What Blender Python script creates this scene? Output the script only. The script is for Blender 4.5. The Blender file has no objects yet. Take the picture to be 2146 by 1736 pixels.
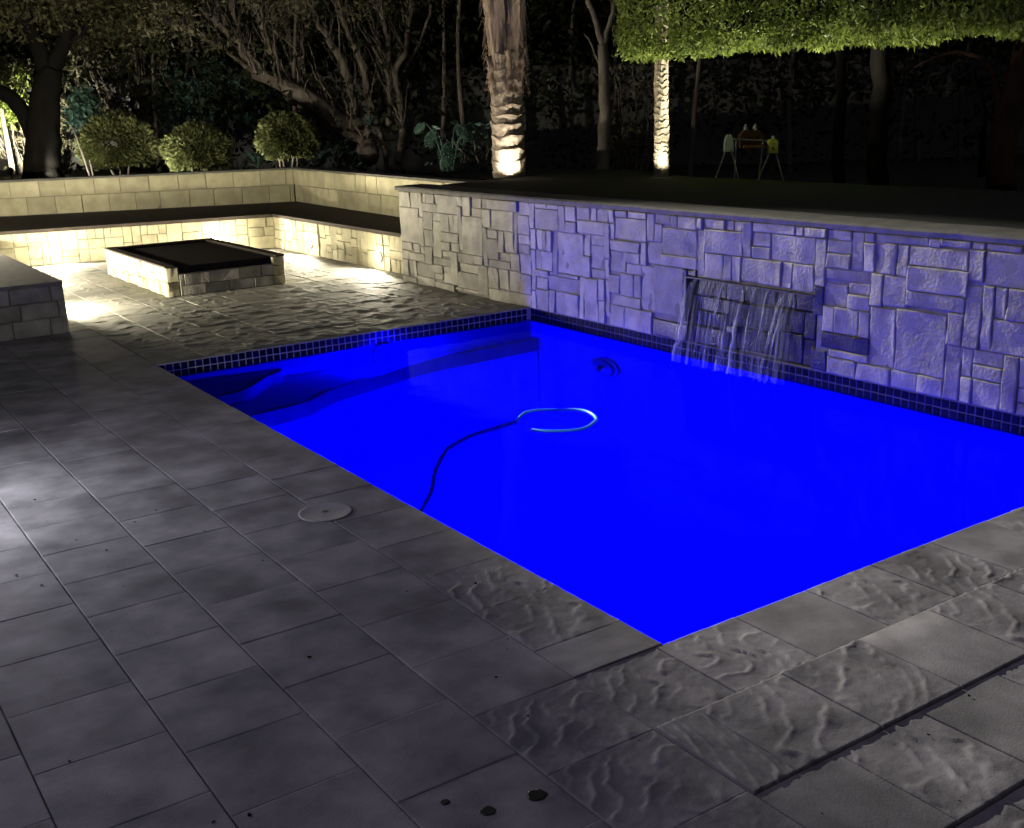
import bpy, math, random
import numpy as np
from mathutils import Vector, Matrix, noise

# ------------------------------------------------------------------ camera, world, moon, exposure
S = bpy.context.scene
C = S.collection
YAW, PITCH, ROLL, FOC = 0.5897, -0.2713, 0.0338, 2322.9      # pixels of a 2146 wide frame
CAM = Vector((-2.1418, -2.3999, 1.65))
_f = Vector((math.sin(YAW)*math.cos(PITCH), math.cos(YAW)*math.cos(PITCH), math.sin(PITCH)))
_r = Vector((math.cos(YAW), -math.sin(YAW), 0.0)); _d = _f.cross(_r)
_c, _s = math.cos(ROLL), math.sin(ROLL)
RIGHT, DOWN, FWD = _c*_r + _s*_d, -_s*_r + _c*_d, _f
cd = bpy.data.cameras.new('camera'); cam = bpy.data.objects.new('camera', cd); C.objects.link(cam)
m = Matrix((RIGHT, -DOWN, -FWD)).transposed().to_4x4(); m.translation = CAM
cam.matrix_world = m
cd.sensor_width = 36.0; cd.lens = FOC/2146*36.0; cd.clip_end = 300; cd.clip_start = 0.05
S.camera = cam

wd = bpy.data.worlds.new('World'); S.world = wd; wd.use_nodes = True
bg = wd.node_tree.nodes['Background']
bg.inputs['Color'].default_value = (0.93, 0.88, 1.0, 1); bg.inputs['Strength'].default_value = 0.045
sd = bpy.data.lights.new('moon', 'SUN'); sd.energy = 0.02; sd.angle = 0.2; sd.color = (0.9, 0.9, 1.0)
so = bpy.data.objects.new('moon', sd); C.objects.link(so); so.rotation_euler = (math.radians(40), math.radians(-25), 0)
S.view_settings.view_transform = 'Standard'; S.view_settings.look = 'None'
S.view_settings.exposure = 0; S.view_settings.gamma = 1
S.cycles.use_denoising = True
try: S.cycles.denoiser = 'OPENIMAGEDENOISE'
except Exception: pass
S.cycles.max_bounces = 10; S.cycles.diffuse_bounces = 6; S.cycles.transparent_max_bounces = 24
S.cycles.caustics_reflective = False; S.cycles.caustics_refractive = False
S.cycles.sample_clamp_indirect = 4.0

WARM = (1.0, 0.91, 0.69)
def point_lamp(name, loc, power, color, size=0.03, parent=None):
    l = bpy.data.lights.new(name, 'POINT'); l.energy = power; l.color = color; l.shadow_soft_size = size
    o = bpy.data.objects.new(name, l); C.objects.link(o); o.location = loc
    if parent: o.parent = parent
    return o
def spot_lamp(name, loc, target, power, color, cone, blend=0.4, size=0.04, parent=None):
    l = bpy.data.lights.new(name, 'SPOT'); l.energy = power; l.color = color; l.shadow_soft_size = size
    l.spot_size = math.radians(cone); l.spot_blend = blend
    o = bpy.data.objects.new(name, l); C.objects.link(o); o.location = loc
    o.rotation_euler = (Vector(target)-Vector(loc)).to_track_quat('-Z', 'Y').to_euler()
    if parent: o.parent = parent
    return o

# ------------------------------------------------------------------ helpers
def at(px, py, depth):
    """point seen at (px, py) of the 2146 px frame at a distance along the view"""
    return CAM + depth*(FWD + RIGHT*((px-1073)/FOC) + DOWN*((py-868)/FOC))
def tag(o, label=None, cat=None, group=None, kind=None):
    if label: o['label'] = label
    if cat: o['category'] = cat
    if group: o['group'] = group
    if kind: o['kind'] = kind
    return o
def mesh(name, v, f, mat=None, smooth=False):
    me = bpy.data.meshes.new(name); me.from_pydata([tuple(p) for p in v], [], f)
    if mat: me.materials.append(mat)
    if smooth: me.polygons.foreach_set('use_smooth', [True]*len(me.polygons))
    me.update(); return me
def link(name, me, parent=None, loc=None, rz=None):
    o = bpy.data.objects.new(name, me); C.objects.link(o)
    if parent: o.parent = parent
    if loc is not None: o.location = loc
    if rz is not None: o.rotation_euler = (0, 0, rz)
    return o
def empty(name, loc=(0,0,0)):
    o = bpy.data.objects.new(name, None); C.objects.link(o); o.location = loc; o.empty_display_size = .1; return o
class MB:
    def __init__(s): s.v = []; s.f = []
    def add(s, v, f):
        n = len(s.v); s.v += [tuple(p) for p in v]; s.f += [tuple(i+n for i in q) for q in f]
    def box(s, a, b):
        x0,y0,z0 = a; x1,y1,z1 = b
        s.add([(x0,y0,z0),(x1,y0,z0),(x1,y1,z0),(x0,y1,z0),(x0,y0,z1),(x1,y0,z1),(x1,y1,z1),(x0,y1,z1)],
              [(0,3,2,1),(4,5,6,7),(0,1,5,4),(1,2,6,5),(2,3,7,6),(3,0,4,7)])
    def tube(s, pts, rad, seg=8, cap=True):
        pts = [Vector(p) for p in pts]; n = len(pts)
        if not hasattr(rad, '__len__'): rad = [rad]*n
        up = None; rings = []
        for i,p in enumerate(pts):
            t = (pts[min(i+1,n-1)]-pts[max(i-1,0)]).normalized()
            if up is None:
                up = Vector((0,0,1)) if abs(t.z) < .9 else Vector((1,0,0))
            u = (up - t*up.dot(t)).normalized(); w = t.cross(u); up = u
            rings.append([p + (u*math.cos(2*math.pi*k/seg) + w*math.sin(2*math.pi*k/seg))*rad[i] for k in range(seg)])
        v = [q for r in rings for q in r]; f = []
        for i in range(n-1):
            for k in range(seg):
                f.append((i*seg+k, i*seg+(k+1)%seg, (i+1)*seg+(k+1)%seg, (i+1)*seg+k))
        if cap: f += [tuple(range(seg-1,-1,-1)), tuple((n-1)*seg+k for k in range(seg))]
        s.add(v, f)
    def prism(s, poly, z0, z1):
        n = len(poly)
        s.add([(x,y,z0) for x,y in poly]+[(x,y,z1) for x,y in poly],
              [tuple(range(n-1,-1,-1)), tuple(range(n,2*n))]+[(i,(i+1)%n,n+(i+1)%n,n+i) for i in range(n)])
    def lathe(s, prof, cx=0, cy=0, seg=16):
        n = len(prof)
        v = [(cx+r*math.cos(2*math.pi*k/seg), cy+r*math.sin(2*math.pi*k/seg), z) for r,z in prof for k in range(seg)]
        f = [(i*seg+k, i*seg+(k+1)%seg, (i+1)*seg+(k+1)%seg, (i+1)*seg+k) for i in range(n-1) for k in range(seg)]
        f += [tuple(range(seg-1,-1,-1)), tuple((n-1)*seg+k for k in range(seg))]
        s.add(v, f)
    def build(s, name, mat, parent=None, smooth=False, loc=None):
        return link(name, mesh(name, s.v, s.f, mat, smooth), parent, loc)
def spline(pts, n=6):
    """Catmull-Rom through points"""
    P = [Vector(p) for p in pts]; P = [2*P[0]-P[1]] + P + [2*P[-1]-P[-2]]; out = []
    for i in range(1, len(P)-2):
        for k in range(n):
            t = k/n; a,b,c,d = P[i-1],P[i],P[i+1],P[i+2]
            out.append(0.5*((2*b)+(c-a)*t+(2*a-5*b+4*c-d)*t*t+(3*b-a-3*c+d)*t**3))
    out.append(P[-2]); return out

# ------------------------------------------------------------------ materials
def mat(name, c1, c2=None, scale=6.0, rough=0.8, bump=0.0, bscale=40.0, var=0.0, detail=6, spec=0.4, stretch=None, metallic=0.0, extra=None):
    m = bpy.data.materials.new(name); m.use_nodes = True; nt = m.node_tree; N = nt.nodes; L = nt.links
    b = N['Principled BSDF']; b.inputs['Roughness'].default_value = rough; b.inputs['Metallic'].default_value = metallic
    b.inputs['Specular IOR Level'].default_value = spec
    if c2 is None: c2 = tuple(x*.75 for x in c1)
    tc = N.new('ShaderNodeTexCoord'); mp = N.new('ShaderNodeMapping'); L.new(tc.outputs['Object'], mp.inputs['Vector'])
    oi = N.new('ShaderNodeObjectInfo')
    ml = N.new('ShaderNodeMath'); ml.operation = 'MULTIPLY'; ml.inputs[1].default_value = 37.0; L.new(oi.outputs['Random'], ml.inputs[0])
    cb = N.new('ShaderNodeCombineXYZ')
    for i in range(3): L.new(ml.outputs[0], cb.inputs[i])
    L.new(cb.outputs[0], mp.inputs['Location'])
    if stretch: mp.inputs['Scale'].default_value = stretch
    nz = N.new('ShaderNodeTexNoise'); nz.inputs['Scale'].default_value = scale; nz.inputs['Detail'].default_value = detail
    L.new(mp.outputs[0], nz.inputs['Vector'])
    cr = N.new('ShaderNodeValToRGB'); cr.color_ramp.elements[0].position = .3; cr.color_ramp.elements[1].position = .7
    cr.color_ramp.elements[0].color = (*c2, 1); cr.color_ramp.elements[1].color = (*c1, 1)
    L.new(nz.outputs[0], cr.inputs[0]); col = cr.outputs[0]
    if var > 0:
        mr = N.new('ShaderNodeMapRange'); mr.inputs[3].default_value = 1-var; mr.inputs[4].default_value = 1+var
        L.new(oi.outputs['Random'], mr.inputs[0])
        vm = N.new('ShaderNodeVectorMath'); vm.operation = 'SCALE'
        L.new(col, vm.inputs[0]); L.new(mr.outputs[0], vm.inputs['Scale']); col = vm.outputs[0]
    L.new(col, b.inputs['Base Color'])
    if bump > 0:
        n2 = N.new('ShaderNodeTexNoise'); n2.inputs['Scale'].default_value = bscale; n2.inputs['Detail'].default_value = 5
        L.new(mp.outputs[0], n2.inputs['Vector'])
        bp = N.new('ShaderNodeBump'); bp.inputs['Strength'].default_value = bump; bp.inputs['Distance'].default_value = .01
        L.new(n2.outputs[0], bp.inputs['Height']); L.new(bp.outputs[0], b.inputs['Normal'])
        rr = N.new('ShaderNodeMapRange'); rr.inputs[3].default_value = max(0,rough-.1); rr.inputs[4].default_value = min(1,rough+.12)
        L.new(nz.outputs[0], rr.inputs[0]); L.new(rr.outputs[0], b.inputs['Roughness'])
    if extra: extra(m, nt, b)
    return m
def emit(name, c, strength):
    m = bpy.data.materials.new(name); m.use_nodes = True; nt = m.node_tree
    b = nt.nodes['Principled BSDF']; b.inputs['Base Color'].default_value = (*c,1)
    b.inputs['Emission Color'].default_value = (*c,1); b.inputs['Emission Strength'].default_value = strength
    return m
def leafmat(name, c1, c2, scale=3.0, trans=0.3, rough=.55):
    m = bpy.data.materials.new(name); m.use_nodes = True; nt = m.node_tree; N = nt.nodes; L = nt.links
    b = N['Principled BSDF']; b.inputs['Roughness'].default_value = rough; b.inputs['Specular IOR Level'].default_value = .12
    g = N.new('ShaderNodeTexCoord')
    n1 = N.new('ShaderNodeTexNoise'); n1.inputs['Scale'].default_value = scale; n1.inputs['Detail'].default_value = 3
    n2 = N.new('ShaderNodeTexWhiteNoise')
    L.new(g.outputs['Object'], n1.inputs['Vector'])
    vs = N.new('ShaderNodeVectorMath'); vs.operation = 'SNAP'; vs.inputs[1].default_value = (.03,.03,.03)
    L.new(g.outputs['Object'], vs.inputs[0]); L.new(vs.outputs[0], n2.inputs['Vector'])
    ad = N.new('ShaderNodeMath'); ad.operation = 'MULTIPLY_ADD'; ad.inputs[1].default_value = .45
    L.new(n2.outputs['Value'], ad.inputs[0]); L.new(n1.outputs[0], ad.inputs[2])
    cr = N.new('ShaderNodeValToRGB'); cr.color_ramp.elements[0].position = .4; cr.color_ramp.elements[1].position = 1.0
    cr.color_ramp.elements[0].color = (*c2,1); cr.color_ramp.elements[1].color = (*c1,1)
    L.new(ad.outputs[0], cr.inputs[0]); L.new(cr.outputs[0], b.inputs['Base Color'])
    t = N.new('ShaderNodeBsdfTranslucent'); L.new(cr.outputs[0], t.inputs['Color'])
    mx = N.new('ShaderNodeMixShader'); mx.inputs[0].default_value = trans
    L.new(b.outputs[0], mx.inputs[1]); L.new(t.outputs[0], mx.inputs[2])
    L.new(mx.outputs[0], N['Material Output'].inputs['Surface'])
    return m

def stains(m, nt, b):
    # weather marks that run across neighbouring slabs
    N=nt.nodes; L=nt.links; g=N.new('ShaderNodeNewGeometry'); n1=N.new('ShaderNodeTexNoise'); n1.inputs['Scale'].default_value=2.1; n1.inputs['Detail'].default_value=7; n1.inputs['Roughness'].default_value=.62
    L.new(g.outputs['Position'],n1.inputs['Vector']); mr=N.new('ShaderNodeMapRange'); mr.inputs[1].default_value=.33; mr.inputs[2].default_value=.62; mr.inputs[3].default_value=.60; mr.inputs[4].default_value=1.12
    L.new(n1.outputs[0],mr.inputs[0]); src=b.inputs['Base Color'].links[0].from_socket; vm=N.new('ShaderNodeVectorMath'); vm.operation='SCALE'
    L.new(src,vm.inputs[0]); L.new(mr.outputs[0],vm.inputs['Scale']); L.new(vm.outputs[0],b.inputs['Base Color'])
M = {}
M['paver'] = mat('grey_paver', (.275,.268,.285), (.15,.145,.158), 6, .86, .16, 130, .09, 10, spec=.18, extra=stains)
M['patio'] = mat('sandstone_paver', (.34,.33,.28), (.17,.165,.14), 7, .78, .14, 60, .16, 8, stretch=(.18,1.6,1), spec=.2)
M['grout'] = mat('dark_grout', (.06,.058,.055), (.03,.03,.03), 20, .95)
M['stone'] = mat('split_face_stone', (.39,.37,.318), (.21,.20,.172), 8, .75, .7, 50, .20, 9)
M['wet'] = mat('wet_stone', (.06,.057,.052), (.028,.026,.024), 9, .3, .5, 60, .2, 8, spec=.22)
M['cream'] = mat('cream_stone', (.46,.425,.285), (.31,.28,.175), 9, .8, .45, 60, .14, 8)
M['block'] = mat('cream_block', (.45,.42,.28), (.33,.30,.19), 7, .85, .3, 90, .13, 8)
M['mortar'] = mat('mortar', (.23,.215,.185), (.15,.14,.125), 15, .95, .4, 60)
M['slab'] = mat('dark_seat_slab', (.06,.047,.038), (.032,.026,.022), 8, .8, .2, 60, spec=.15)
M['cap'] = mat('pale_coping', (.135,.13,.115), (.075,.07,.062), 12, .8, .3, 60)
M['tile'] = mat('navy_mosaic', (.010,.010,.016), (.005,.005,.010), 8, .35, 0, 40, .3, spec=.04)
M['tgrout'] = mat('pale_grout', (.5,.5,.42), (.36,.36,.3), 30, .9)
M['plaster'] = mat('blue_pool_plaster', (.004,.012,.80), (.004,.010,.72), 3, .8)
M['step_shade'] = mat('dark_step_shade', (.003,.006,.22), (.002,.003,.15), 6, .6)  # shade on the step risers, put into the colour
M['soil'] = mat('dark_soil', (.05,.043,.035), (.022,.02,.016), 6, .95, .6, 30)
M['lawn'] = mat('night_lawn', (.018,.021,.014), (.009,.011,.008), 20, .95, .8, 120)
M['earth'] = mat('earth', (.06,.055,.05), (.04,.036,.03), 3, .95)
M['ash'] = mat('ash', (.030,.026,.023), (.018,.016,.014), 20, .95, .5, 40, spec=.05)
M['plain_wall'] = mat('grey_plaster_wall', (.19,.185,.18), (.13,.127,.122), 2, .9, .2, 30)
M['bark'] = mat('brown_bark', (.19,.16,.13), (.08,.065,.052), 8, .9, .8, 40, .15, stretch=(1,1,.25))
M['darkbark'] = mat('dark_bark', (.011,.010,.009), (.006,.0055,.005), 8, .95, .8, 30, spec=.03, stretch=(1,1,.3))
M['palebark'] = mat('pale_bark', (.21,.185,.155), (.11,.095,.08), 10, .85, .6, 40, .1, stretch=(1,1,.3))
M['redbark'] = mat('red_bark', (.09,.045,.028), (.035,.018,.012), 8, .9, .6, 30, stretch=(1,1,.2))
M['palm'] = mat('palm_trunk', (.33,.275,.215), (.13,.10,.078), 14, .85, .8, 50, .15, 8, stretch=(1,1,2.5))
M['ringed'] = mat('ringed_trunk', (.42,.36,.26), (.22,.19,.13), 14, .8, .6, 60, .1, stretch=(1,1,4))
M['fibre'] = mat('palm_fibre', (.37,.285,.205), (.14,.10,.072), 22, .9, .9, 60, .25, 8, stretch=(1.5,1.5,.2))
M['lid'] = mat('pale_plastic', (.30,.295,.30), (.24,.235,.24), 4, .9, .1, 60)
M['black'] = mat('black_plastic', (.012,.012,.012), (.008,.008,.008), 6, .5)
M['steel'] = mat('steel', (.5,.5,.5), (.4,.4,.4), 6, .3, metallic=.9)
M['stain'] = mat('dark_wet_spot', (.010,.010,.011), (.006,.006,.006), 20, .6)
M['hose_lit'] = mat('lit_hose', (.10,.55,.95), (.08,.45,.9), 10, .3)  # floating loop catching light, its brightness put into the colour
M['hose_dark'] = mat('dark_hose', (.004,.01,.68), (.003,.008,.58), 10, .5)  # same hose under water, its darker tone put into the colour
M['cleaner'] = mat('dark_blue_plastic', (.003,.006,.22), (.002,.005,.18), 5, .5)
M['lime'] = mat('lime_plastic', (.55,.62,.10), (.48,.55,.08), 6, .45)
M['mint'] = mat('mint_plastic', (.42,.50,.42), (.36,.44,.36), 6, .45)
M['orange'] = mat('orange_brown_plastic', (.16,.075,.018), (.12,.055,.012), 5, .55)
M['pipe'] = mat('grey_pipe', (.5,.5,.46), (.4,.4,.38), 8, .4)
M['warm_lens'] = emit('warm_lens', (1.0,.93,.72), 9)
M['blue_lens'] = emit('blue_lens', (0.0,0.0,1.0), 6)
M['canopyleaf'] = leafmat('canopy_leaf', (.20,.25,.055), (.04,.07,.012), 4, .35)
M['topleaf'] = leafmat('topiary_leaf', (.20,.215,.085), (.04,.05,.018), 6, .15)
M['crownleaf'] = leafmat('crown_leaf', (.10,.095,.045), (.025,.026,.012), 1.5, .2)
M['greyleaf'] = leafmat('grey_leaf', (.20,.19,.12), (.09,.085,.055), 4, .3)
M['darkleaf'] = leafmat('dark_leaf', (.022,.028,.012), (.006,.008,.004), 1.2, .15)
M['coldleaf'] = leafmat('cold_leaf', (.07,.13,.10), (.03,.06,.05), 3, .15, .4)

def water_mat():
    m = bpy.data.materials.new('pool_water'); m.use_nodes = True; nt = m.node_tree; N = nt.nodes; L = nt.links
    N.remove(N['Principled BSDF'])
    t = N.new('ShaderNodeBsdfTransparent'); t.inputs['Color'].default_value = (.35,.5,1,1)
    g = N.new('ShaderNodeBsdfGlossy'); g.inputs['Roughness'].default_value = .04
    g.inputs['Color'].default_value = (.07,.09,.6,1)
    fr = N.new('ShaderNodeFresnel'); fr.inputs['IOR'].default_value = 1.15
    tc = N.new('ShaderNodeTexCoord'); nz = N.new('ShaderNodeTexNoise'); nz.inputs['Scale'].default_value = 2.2; nz.inputs['Detail'].default_value = 3
    L.new(tc.outputs['Object'], nz.inputs['Vector'])
    bp = N.new('ShaderNodeBump'); bp.inputs['Strength'].default_value = .12; bp.inputs['Distance'].default_value = .05
    L.new(nz.outputs[0], bp.inputs['Height']); L.new(bp.outputs[0], fr.inputs['Normal']); L.new(bp.outputs[0], g.inputs['Normal'])
    mx = N.new('ShaderNodeMixShader'); L.new(fr.outputs[0], mx.inputs[0]); L.new(t.outputs[0], mx.inputs[1]); L.new(g.outputs[0], mx.inputs[2])
    L.new(mx.outputs[0], N['Material Output'].inputs['Surface']); return m
M['water'] = water_mat()
def fall_mat(name, clear, rough, white):
    m = bpy.data.materials.new(name); m.use_nodes = True; nt = m.node_tree; N = nt.nodes; L = nt.links
    b = N['Principled BSDF']; b.inputs['Base Color'].default_value = (*white,1); b.inputs['Roughness'].default_value = rough
    b.inputs['Specular IOR Level'].default_value = 1.0
    t = N.new('ShaderNodeBsdfTransparent'); t.inputs['Color'].default_value = (.95,.96,1,1)
    tc = N.new('ShaderNodeTexCoord'); mp = N.new('ShaderNodeMapping'); mp.inputs['Scale'].default_value = (4,34,2.6)
    L.new(tc.outputs['Object'], mp.inputs['Vector'])
    nz = N.new('ShaderNodeTexNoise'); nz.inputs['Scale'].default_value = 1.0; nz.inputs['Detail'].default_value = 3
    L.new(mp.outputs[0], nz.inputs['Vector'])
    mr = N.new('ShaderNodeMapRange'); mr.inputs[1].default_value = .45; mr.inputs[2].default_value = .75
    mr.inputs[3].default_value = 1-clear*.0-.0 if False else 1-(1-clear)*.15; mr.inputs[4].default_value = clear-.25
    L.new(nz.outputs[0], mr.inputs[0])
    mx = N.new('ShaderNodeMixShader'); L.new(mr.outputs[0], mx.inputs[0]); L.new(b.outputs[0], mx.inputs[1]); L.new(t.outputs[0], mx.inputs[2])
    L.new(mx.outputs[0], N['Material Output'].inputs['Surface']); return m
M['sheet'] = fall_mat('falling_water_sheet', .955, .08, (.6,.62,.7))
M['stream'] = fall_mat('falling_water_stream', .55, .1, (.85,.87,.9))

rnd = random.Random(11)
rng = np.random.default_rng(5)
W, LEN = 3.173, 5.2055            # pool: x from 0 to W, y from 0 to LEN
ZW = -0.10                        # water level
STONES='''-30,-18,55,64,0 -30,-15,9,20,0 -30,-15,20,39,0 -30,-13,64,78,0 -30,-7,78,88,0 -30,-4,0,9,0 -30,-3,39,55,0 -18,-2,55,64,0 -15,-3,27,36,0 -15,5,36,39,0 -15,9,9,27,0 -13,14,64,78,0 -7,12,78,88,0 -4,19,0,9,0 -3,12,27,36,0 -3,22,39,55,0 -2,24,55,64,0 5,22,36,39,0 9,32,9,26,0 12,40,27,35,0 12,40,78,88,0 14,28,64,76,0 19,42,0,9,0 22,37,50,55,0 22,38,36,50,0 24,44,55,63,0 28,50,64,76,0 32,53,9,26,0 37,59,50,55,0 38,54,36,48,0 40,57,27,35,0 40,58,78,88,0 42,65,0,9,0 44,60,55,63,0 50,65,64,76,0 53,66,9,26,0 54,69,36,45,0 54,69,45,48,0 57,67,27,35,0 58,65,78,88,0 59,70,50,55,0 60,70,55,63,0 65,77,0,7,0 65,81,84,88,0 65,101,66,84,0 66,77,7,15,0 67,77,15,31,0 69,94,31,49,0 70,87,49,66,0 77,86,0,31,0 81,102,84,88,0 86,103,0,15,0 86,104,15,23,0 86,104,23,31,0 87,94,49,66,0 94,101,31,66,0 101,111,31,65,0 101,111,67,84,0 102,110,84,88,0 103,111,0,15,0 104,111,15,31,0 110,128,84,88,0 110,148,58,72,0 111,121,0,31,0 111,121,31,49,0 111,148,49,58,0 111,148,72,83,0 121,138,0,11,0 121,154,11,47,0 128,136,83,88,0 136,172,83,88,0 138,156,0,11,0 148,156,65,83,0 148,164,47,65,0 154,172,11,46,0 156,171,65,83,0 156,180,0,11,0 164,173,46,65,0 171,179,65,82,0 172,179,82,88,0 172,180,26,42,0 172,201,11,16,0 172,208,16,26,1 173,189,42,51,0 173,189,51,58,0 173,206,58,65,0 179,188,65,88,0 180,198,26,42,0 180,202,0,11,0 188,206,65,74,0 188,206,74,82,0 188,206,82,88,0 189,207,42,56,0 198,207,26,42,0 203,216,0,14,1 206,215,53,82,0 206,224,82,88,0 207,215,35,53,1 208,216,14,35,2 215,232,48,65,0 215,233,35,48,2 215,251,65,82,0 216,225,0,18,2 216,225,18,35,2 224,231,82,88,0 225,249,0,20,2 225,250,20,35,2 231,267,82,88,0 232,241,49,65,0 233,249,35,49,2 241,276,49,65,0 249,276,35,49,2 249,283,2,17,2 250,289,17,34,2 251,267,65,73,0 251,267,73,82,0 267,275,65,88,0 275,283,81,88,0 275,310,65,81,0 276,284,48,65,0 276,294,34,48,2 283,289,13,17,0 283,291,81,88,0 283,326,0,13,2 284,292,48,65,0 289,318,13,24,2 289,318,24,34,2 291,312,81,88,0 292,310,48,65,0 294,321,34,47,2 310,318,47,80,0 312,318,80,88,0 318,327,13,24,2 318,327,24,34,2 318,327,47,52,1 318,337,79,88,0 318,353,52,60,0 318,353,60,79,0 321,327,34,47,2 326,363,0,13,1 327,332,15,52,1 332,361,17,52,0 337,344,79,88,0 344,361,81,88,0 353,361,68,81,0 353,369,52,68,0 361,369,68,88,0 361,376,17,50,0 363,395,0,17,0 369,377,50,67,0 369,391,83,88,0 369,405,67,83,0 376,384,25,42,0 376,393,42,50,0 376,412,17,25,0 377,393,50,58,0 377,411,58,66,0 384,400,25,42,0 391,405,83,88,0 393,411,42,58,0 395,412,0,17,0 400,413,26,40,0 405,411,66,78,0 405,413,78,88,0 411,418,51,78,0 412,418,0,35,0 412,418,36,51,0 413,427,78,88,0 418,426,0,18,0 418,426,18,35,0 418,435,35,42,0 418,435,42,60,0 418,435,60,68,0 418,452,68,78,0 426,443,0,34,0 427,436,78,88,0 435,444,34,51,0 435,444,51,68,0 436,453,78,88,0 443,450,0,34,0 444,478,34,67,0 450,468,0,19,0 450,478,31,34,0 450,491,19,31,0 452,467,67,76,0 453,467,76,88,0 467,476,67,88,0 468,482,0,19,0 476,484,84,88,0 476,509,67,84,0 478,485,31,67,0 482,490,0,19,0 484,492,84,88,0 485,490,31,34,0 485,492,50,67,0 485,501,34,50,0 490,508,0,18,0 490,509,28,34,0 491,509,18,28,0 492,499,50,67,0 492,509,84,88,0 499,507,50,67,0 501,509,34,50,0 507,516,50,67,0 508,515,0,16,0 509,515,16,50,0 509,516,67,88,0 515,531,11,28,0 515,531,28,45,0 515,550,1,11,0 516,532,77,88,0 516,534,45,53,0 516,534,53,61,0 516,534,61,77,0 531,546,29,44,0 531,549,11,29,0 532,581,79,88,0 534,540,44,79,0 540,555,44,62,0 540,574,62,79,0 546,564,36,43,0 546,581,29,36,0 549,565,11,29,0 550,582,0,10,0 555,564,43,62,0 564,581,36,54,0 564,581,54,62,0 565,572,10,29,0 572,582,10,29,0 574,588,63,79,0 581,588,79,88,0 581,589,29,63,0 582,597,2,29,0 588,606,71,79,0 588,606,79,88,0 589,605,29,37,0 589,622,37,71,0 597,624,2,5,0 597,631,5,20,0 597,631,20,28,0 605,631,28,37,0 606,621,71,88,0 621,629,79,88,0 622,629,39,79,0 624,638,2,5,0 629,637,54,71,0 629,644,37,45,0 629,661,45,54,0 629,664,71,88,0 631,645,6,37,0 637,645,54,71,0 638,676,0,6,0 644,661,31,36,0 644,661,37,45,0 645,660,6,22,0 645,661,54,71,0 645,678,22,29,0 660,677,8,14,0 660,677,14,22,0 661,676,29,63,0 661,676,63,71,0 664,668,79,88,0 664,693,71,79,0 668,685,79,88,0 676,684,38,54,0 676,693,54,71,0 676,709,0,8,0 677,709,8,21,0 678,693,21,38,0 684,693,38,54,0 685,693,79,88,0 693,700,65,88,0 693,701,30,37,0 693,701,37,65,0 693,723,22,30,0 700,716,73,88,0 701,716,30,39,0 701,738,39,73,0 709,718,5,22,0 709,738,0,5,0 716,738,31,39,0 716,738,73,88,0 718,725,5,22,0 723,738,22,31,0 725,738,5,22,0'''
# ------------------------------------------------------------------ ground, lawn, garden
g = MB()
X0,X1,Y0,Y1 = -60,70,-60,90
g.add([(X0,Y0,-.035),(X1,Y0,-.035),(X1,Y1,-.035),(X0,Y1,-.035),(0,-8,-.035),(W+.2,-8,-.035),(W+.2,LEN,-.035),(0,LEN,-.035)],
      [(0,1,5,4),(1,2,6,5),(2,3,7,6),(3,0,4,7)])
tag(g.build('ground', M['earth']), kind='structure')

def garden_z(x, y):
    t = min(1, max(0, (x-3.0)/4.0)); b = .80*(1-t) + .50*t
    return b + .05*noise.noise(Vector((x*.4, y*.4, 3)))
v=[];f=[]; nx,ny=120,132
for i in range(nx+1):
    for j in range(ny+1):
        x=-9+40*i/nx; y=-8+44*j/ny; v.append((x,y,garden_z(x,y)))
for i in range(nx):
    for j in range(ny):
        cx=-9+40*(i+.5)/nx; cy=-8+44*(j+.5)/ny
        if (cx<4.5 and cy > 13.05+(4.33-cx)*.372) or (cx>=4.5 and cy>8.4) or cx > 6.2:
            a=i*(ny+1)+j; f.append((a,a+ny+1,a+ny+2,a+1))
tag(link('garden_soil', mesh('garden_soil', v, f, M['soil'], True)), kind='structure')
# raised lawn behind the stone wall
v=[];f=[]; nx,ny=26,110
for i in range(nx+1):
    for j in range(ny+1):
        y=-8+16.6*j/ny; xs_=3.26 if y<7.38 else 4.27+.02*(y-7.4); x=xs_+(5.62-xs_)*i/nx
        xe = x + (.10*noise.noise(Vector((0,y*.8,1))) if i==nx else 0)
        z=.918+.012*noise.noise(Vector((x*1.3,y*1.3,0)))+.05*math.exp(-((x-5.3)**2/.3+(y-7.0)**2/.5))
        v.append((xe,y,z))
for i in range(nx):
    for j in range(ny):
        a=i*(ny+1)+j; f.append((a,a+ny+1,a+ny+2,a+1))
b0=len(v)
for j in range(ny+1): 
    p=v[nx*(ny+1)+j]; v.append((p[0]+.06,p[1],.3))
for j in range(ny): f.append((nx*(ny+1)+j, b0+j, b0+j+1, nx*(ny+1)+j+1))
b1=len(v)
for i in range(nx+1):
    p=v[i*(ny+1)+ny]; v.append((p[0],p[1]+.02,.3))
for i in range(nx): f.append((i*(ny+1)+ny, (i+1)*(ny+1)+ny, b1+i+1, b1+i))
tag(link('lawn', mesh('lawn', v, f, M['lawn'], True)), kind='structure')

# ------------------------------------------------------------------ pool basin
pool = empty('pool_basin', (0,0,0)); tag(pool, kind='structure')
FL = -.90
b = MB()
b.add([(0,0,FL),(W,0,FL),(W,LEN,FL),(0,LEN,FL)], [(0,1,2,3)])
b.add([(0,0,FL),(W,0,FL),(W,0,-.03),(0,0,-.03)], [(0,3,2,1)])
b.add([(0,0,FL),(0,LEN,FL),(0,LEN,-.03),(0,0,-.03)], [(0,1,2,3)])
b.add([(0,LEN,FL),(W,LEN,FL),(W,LEN,-.115),(0,LEN,-.115)], [(0,1,2,3)])
b.add([(W,0,FL),(W,LEN,FL),(W,LEN,-.115),(W,0,-.115)], [(0,3,2,1)])
b.build('basin_shell', M['plaster'], pool)
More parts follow.
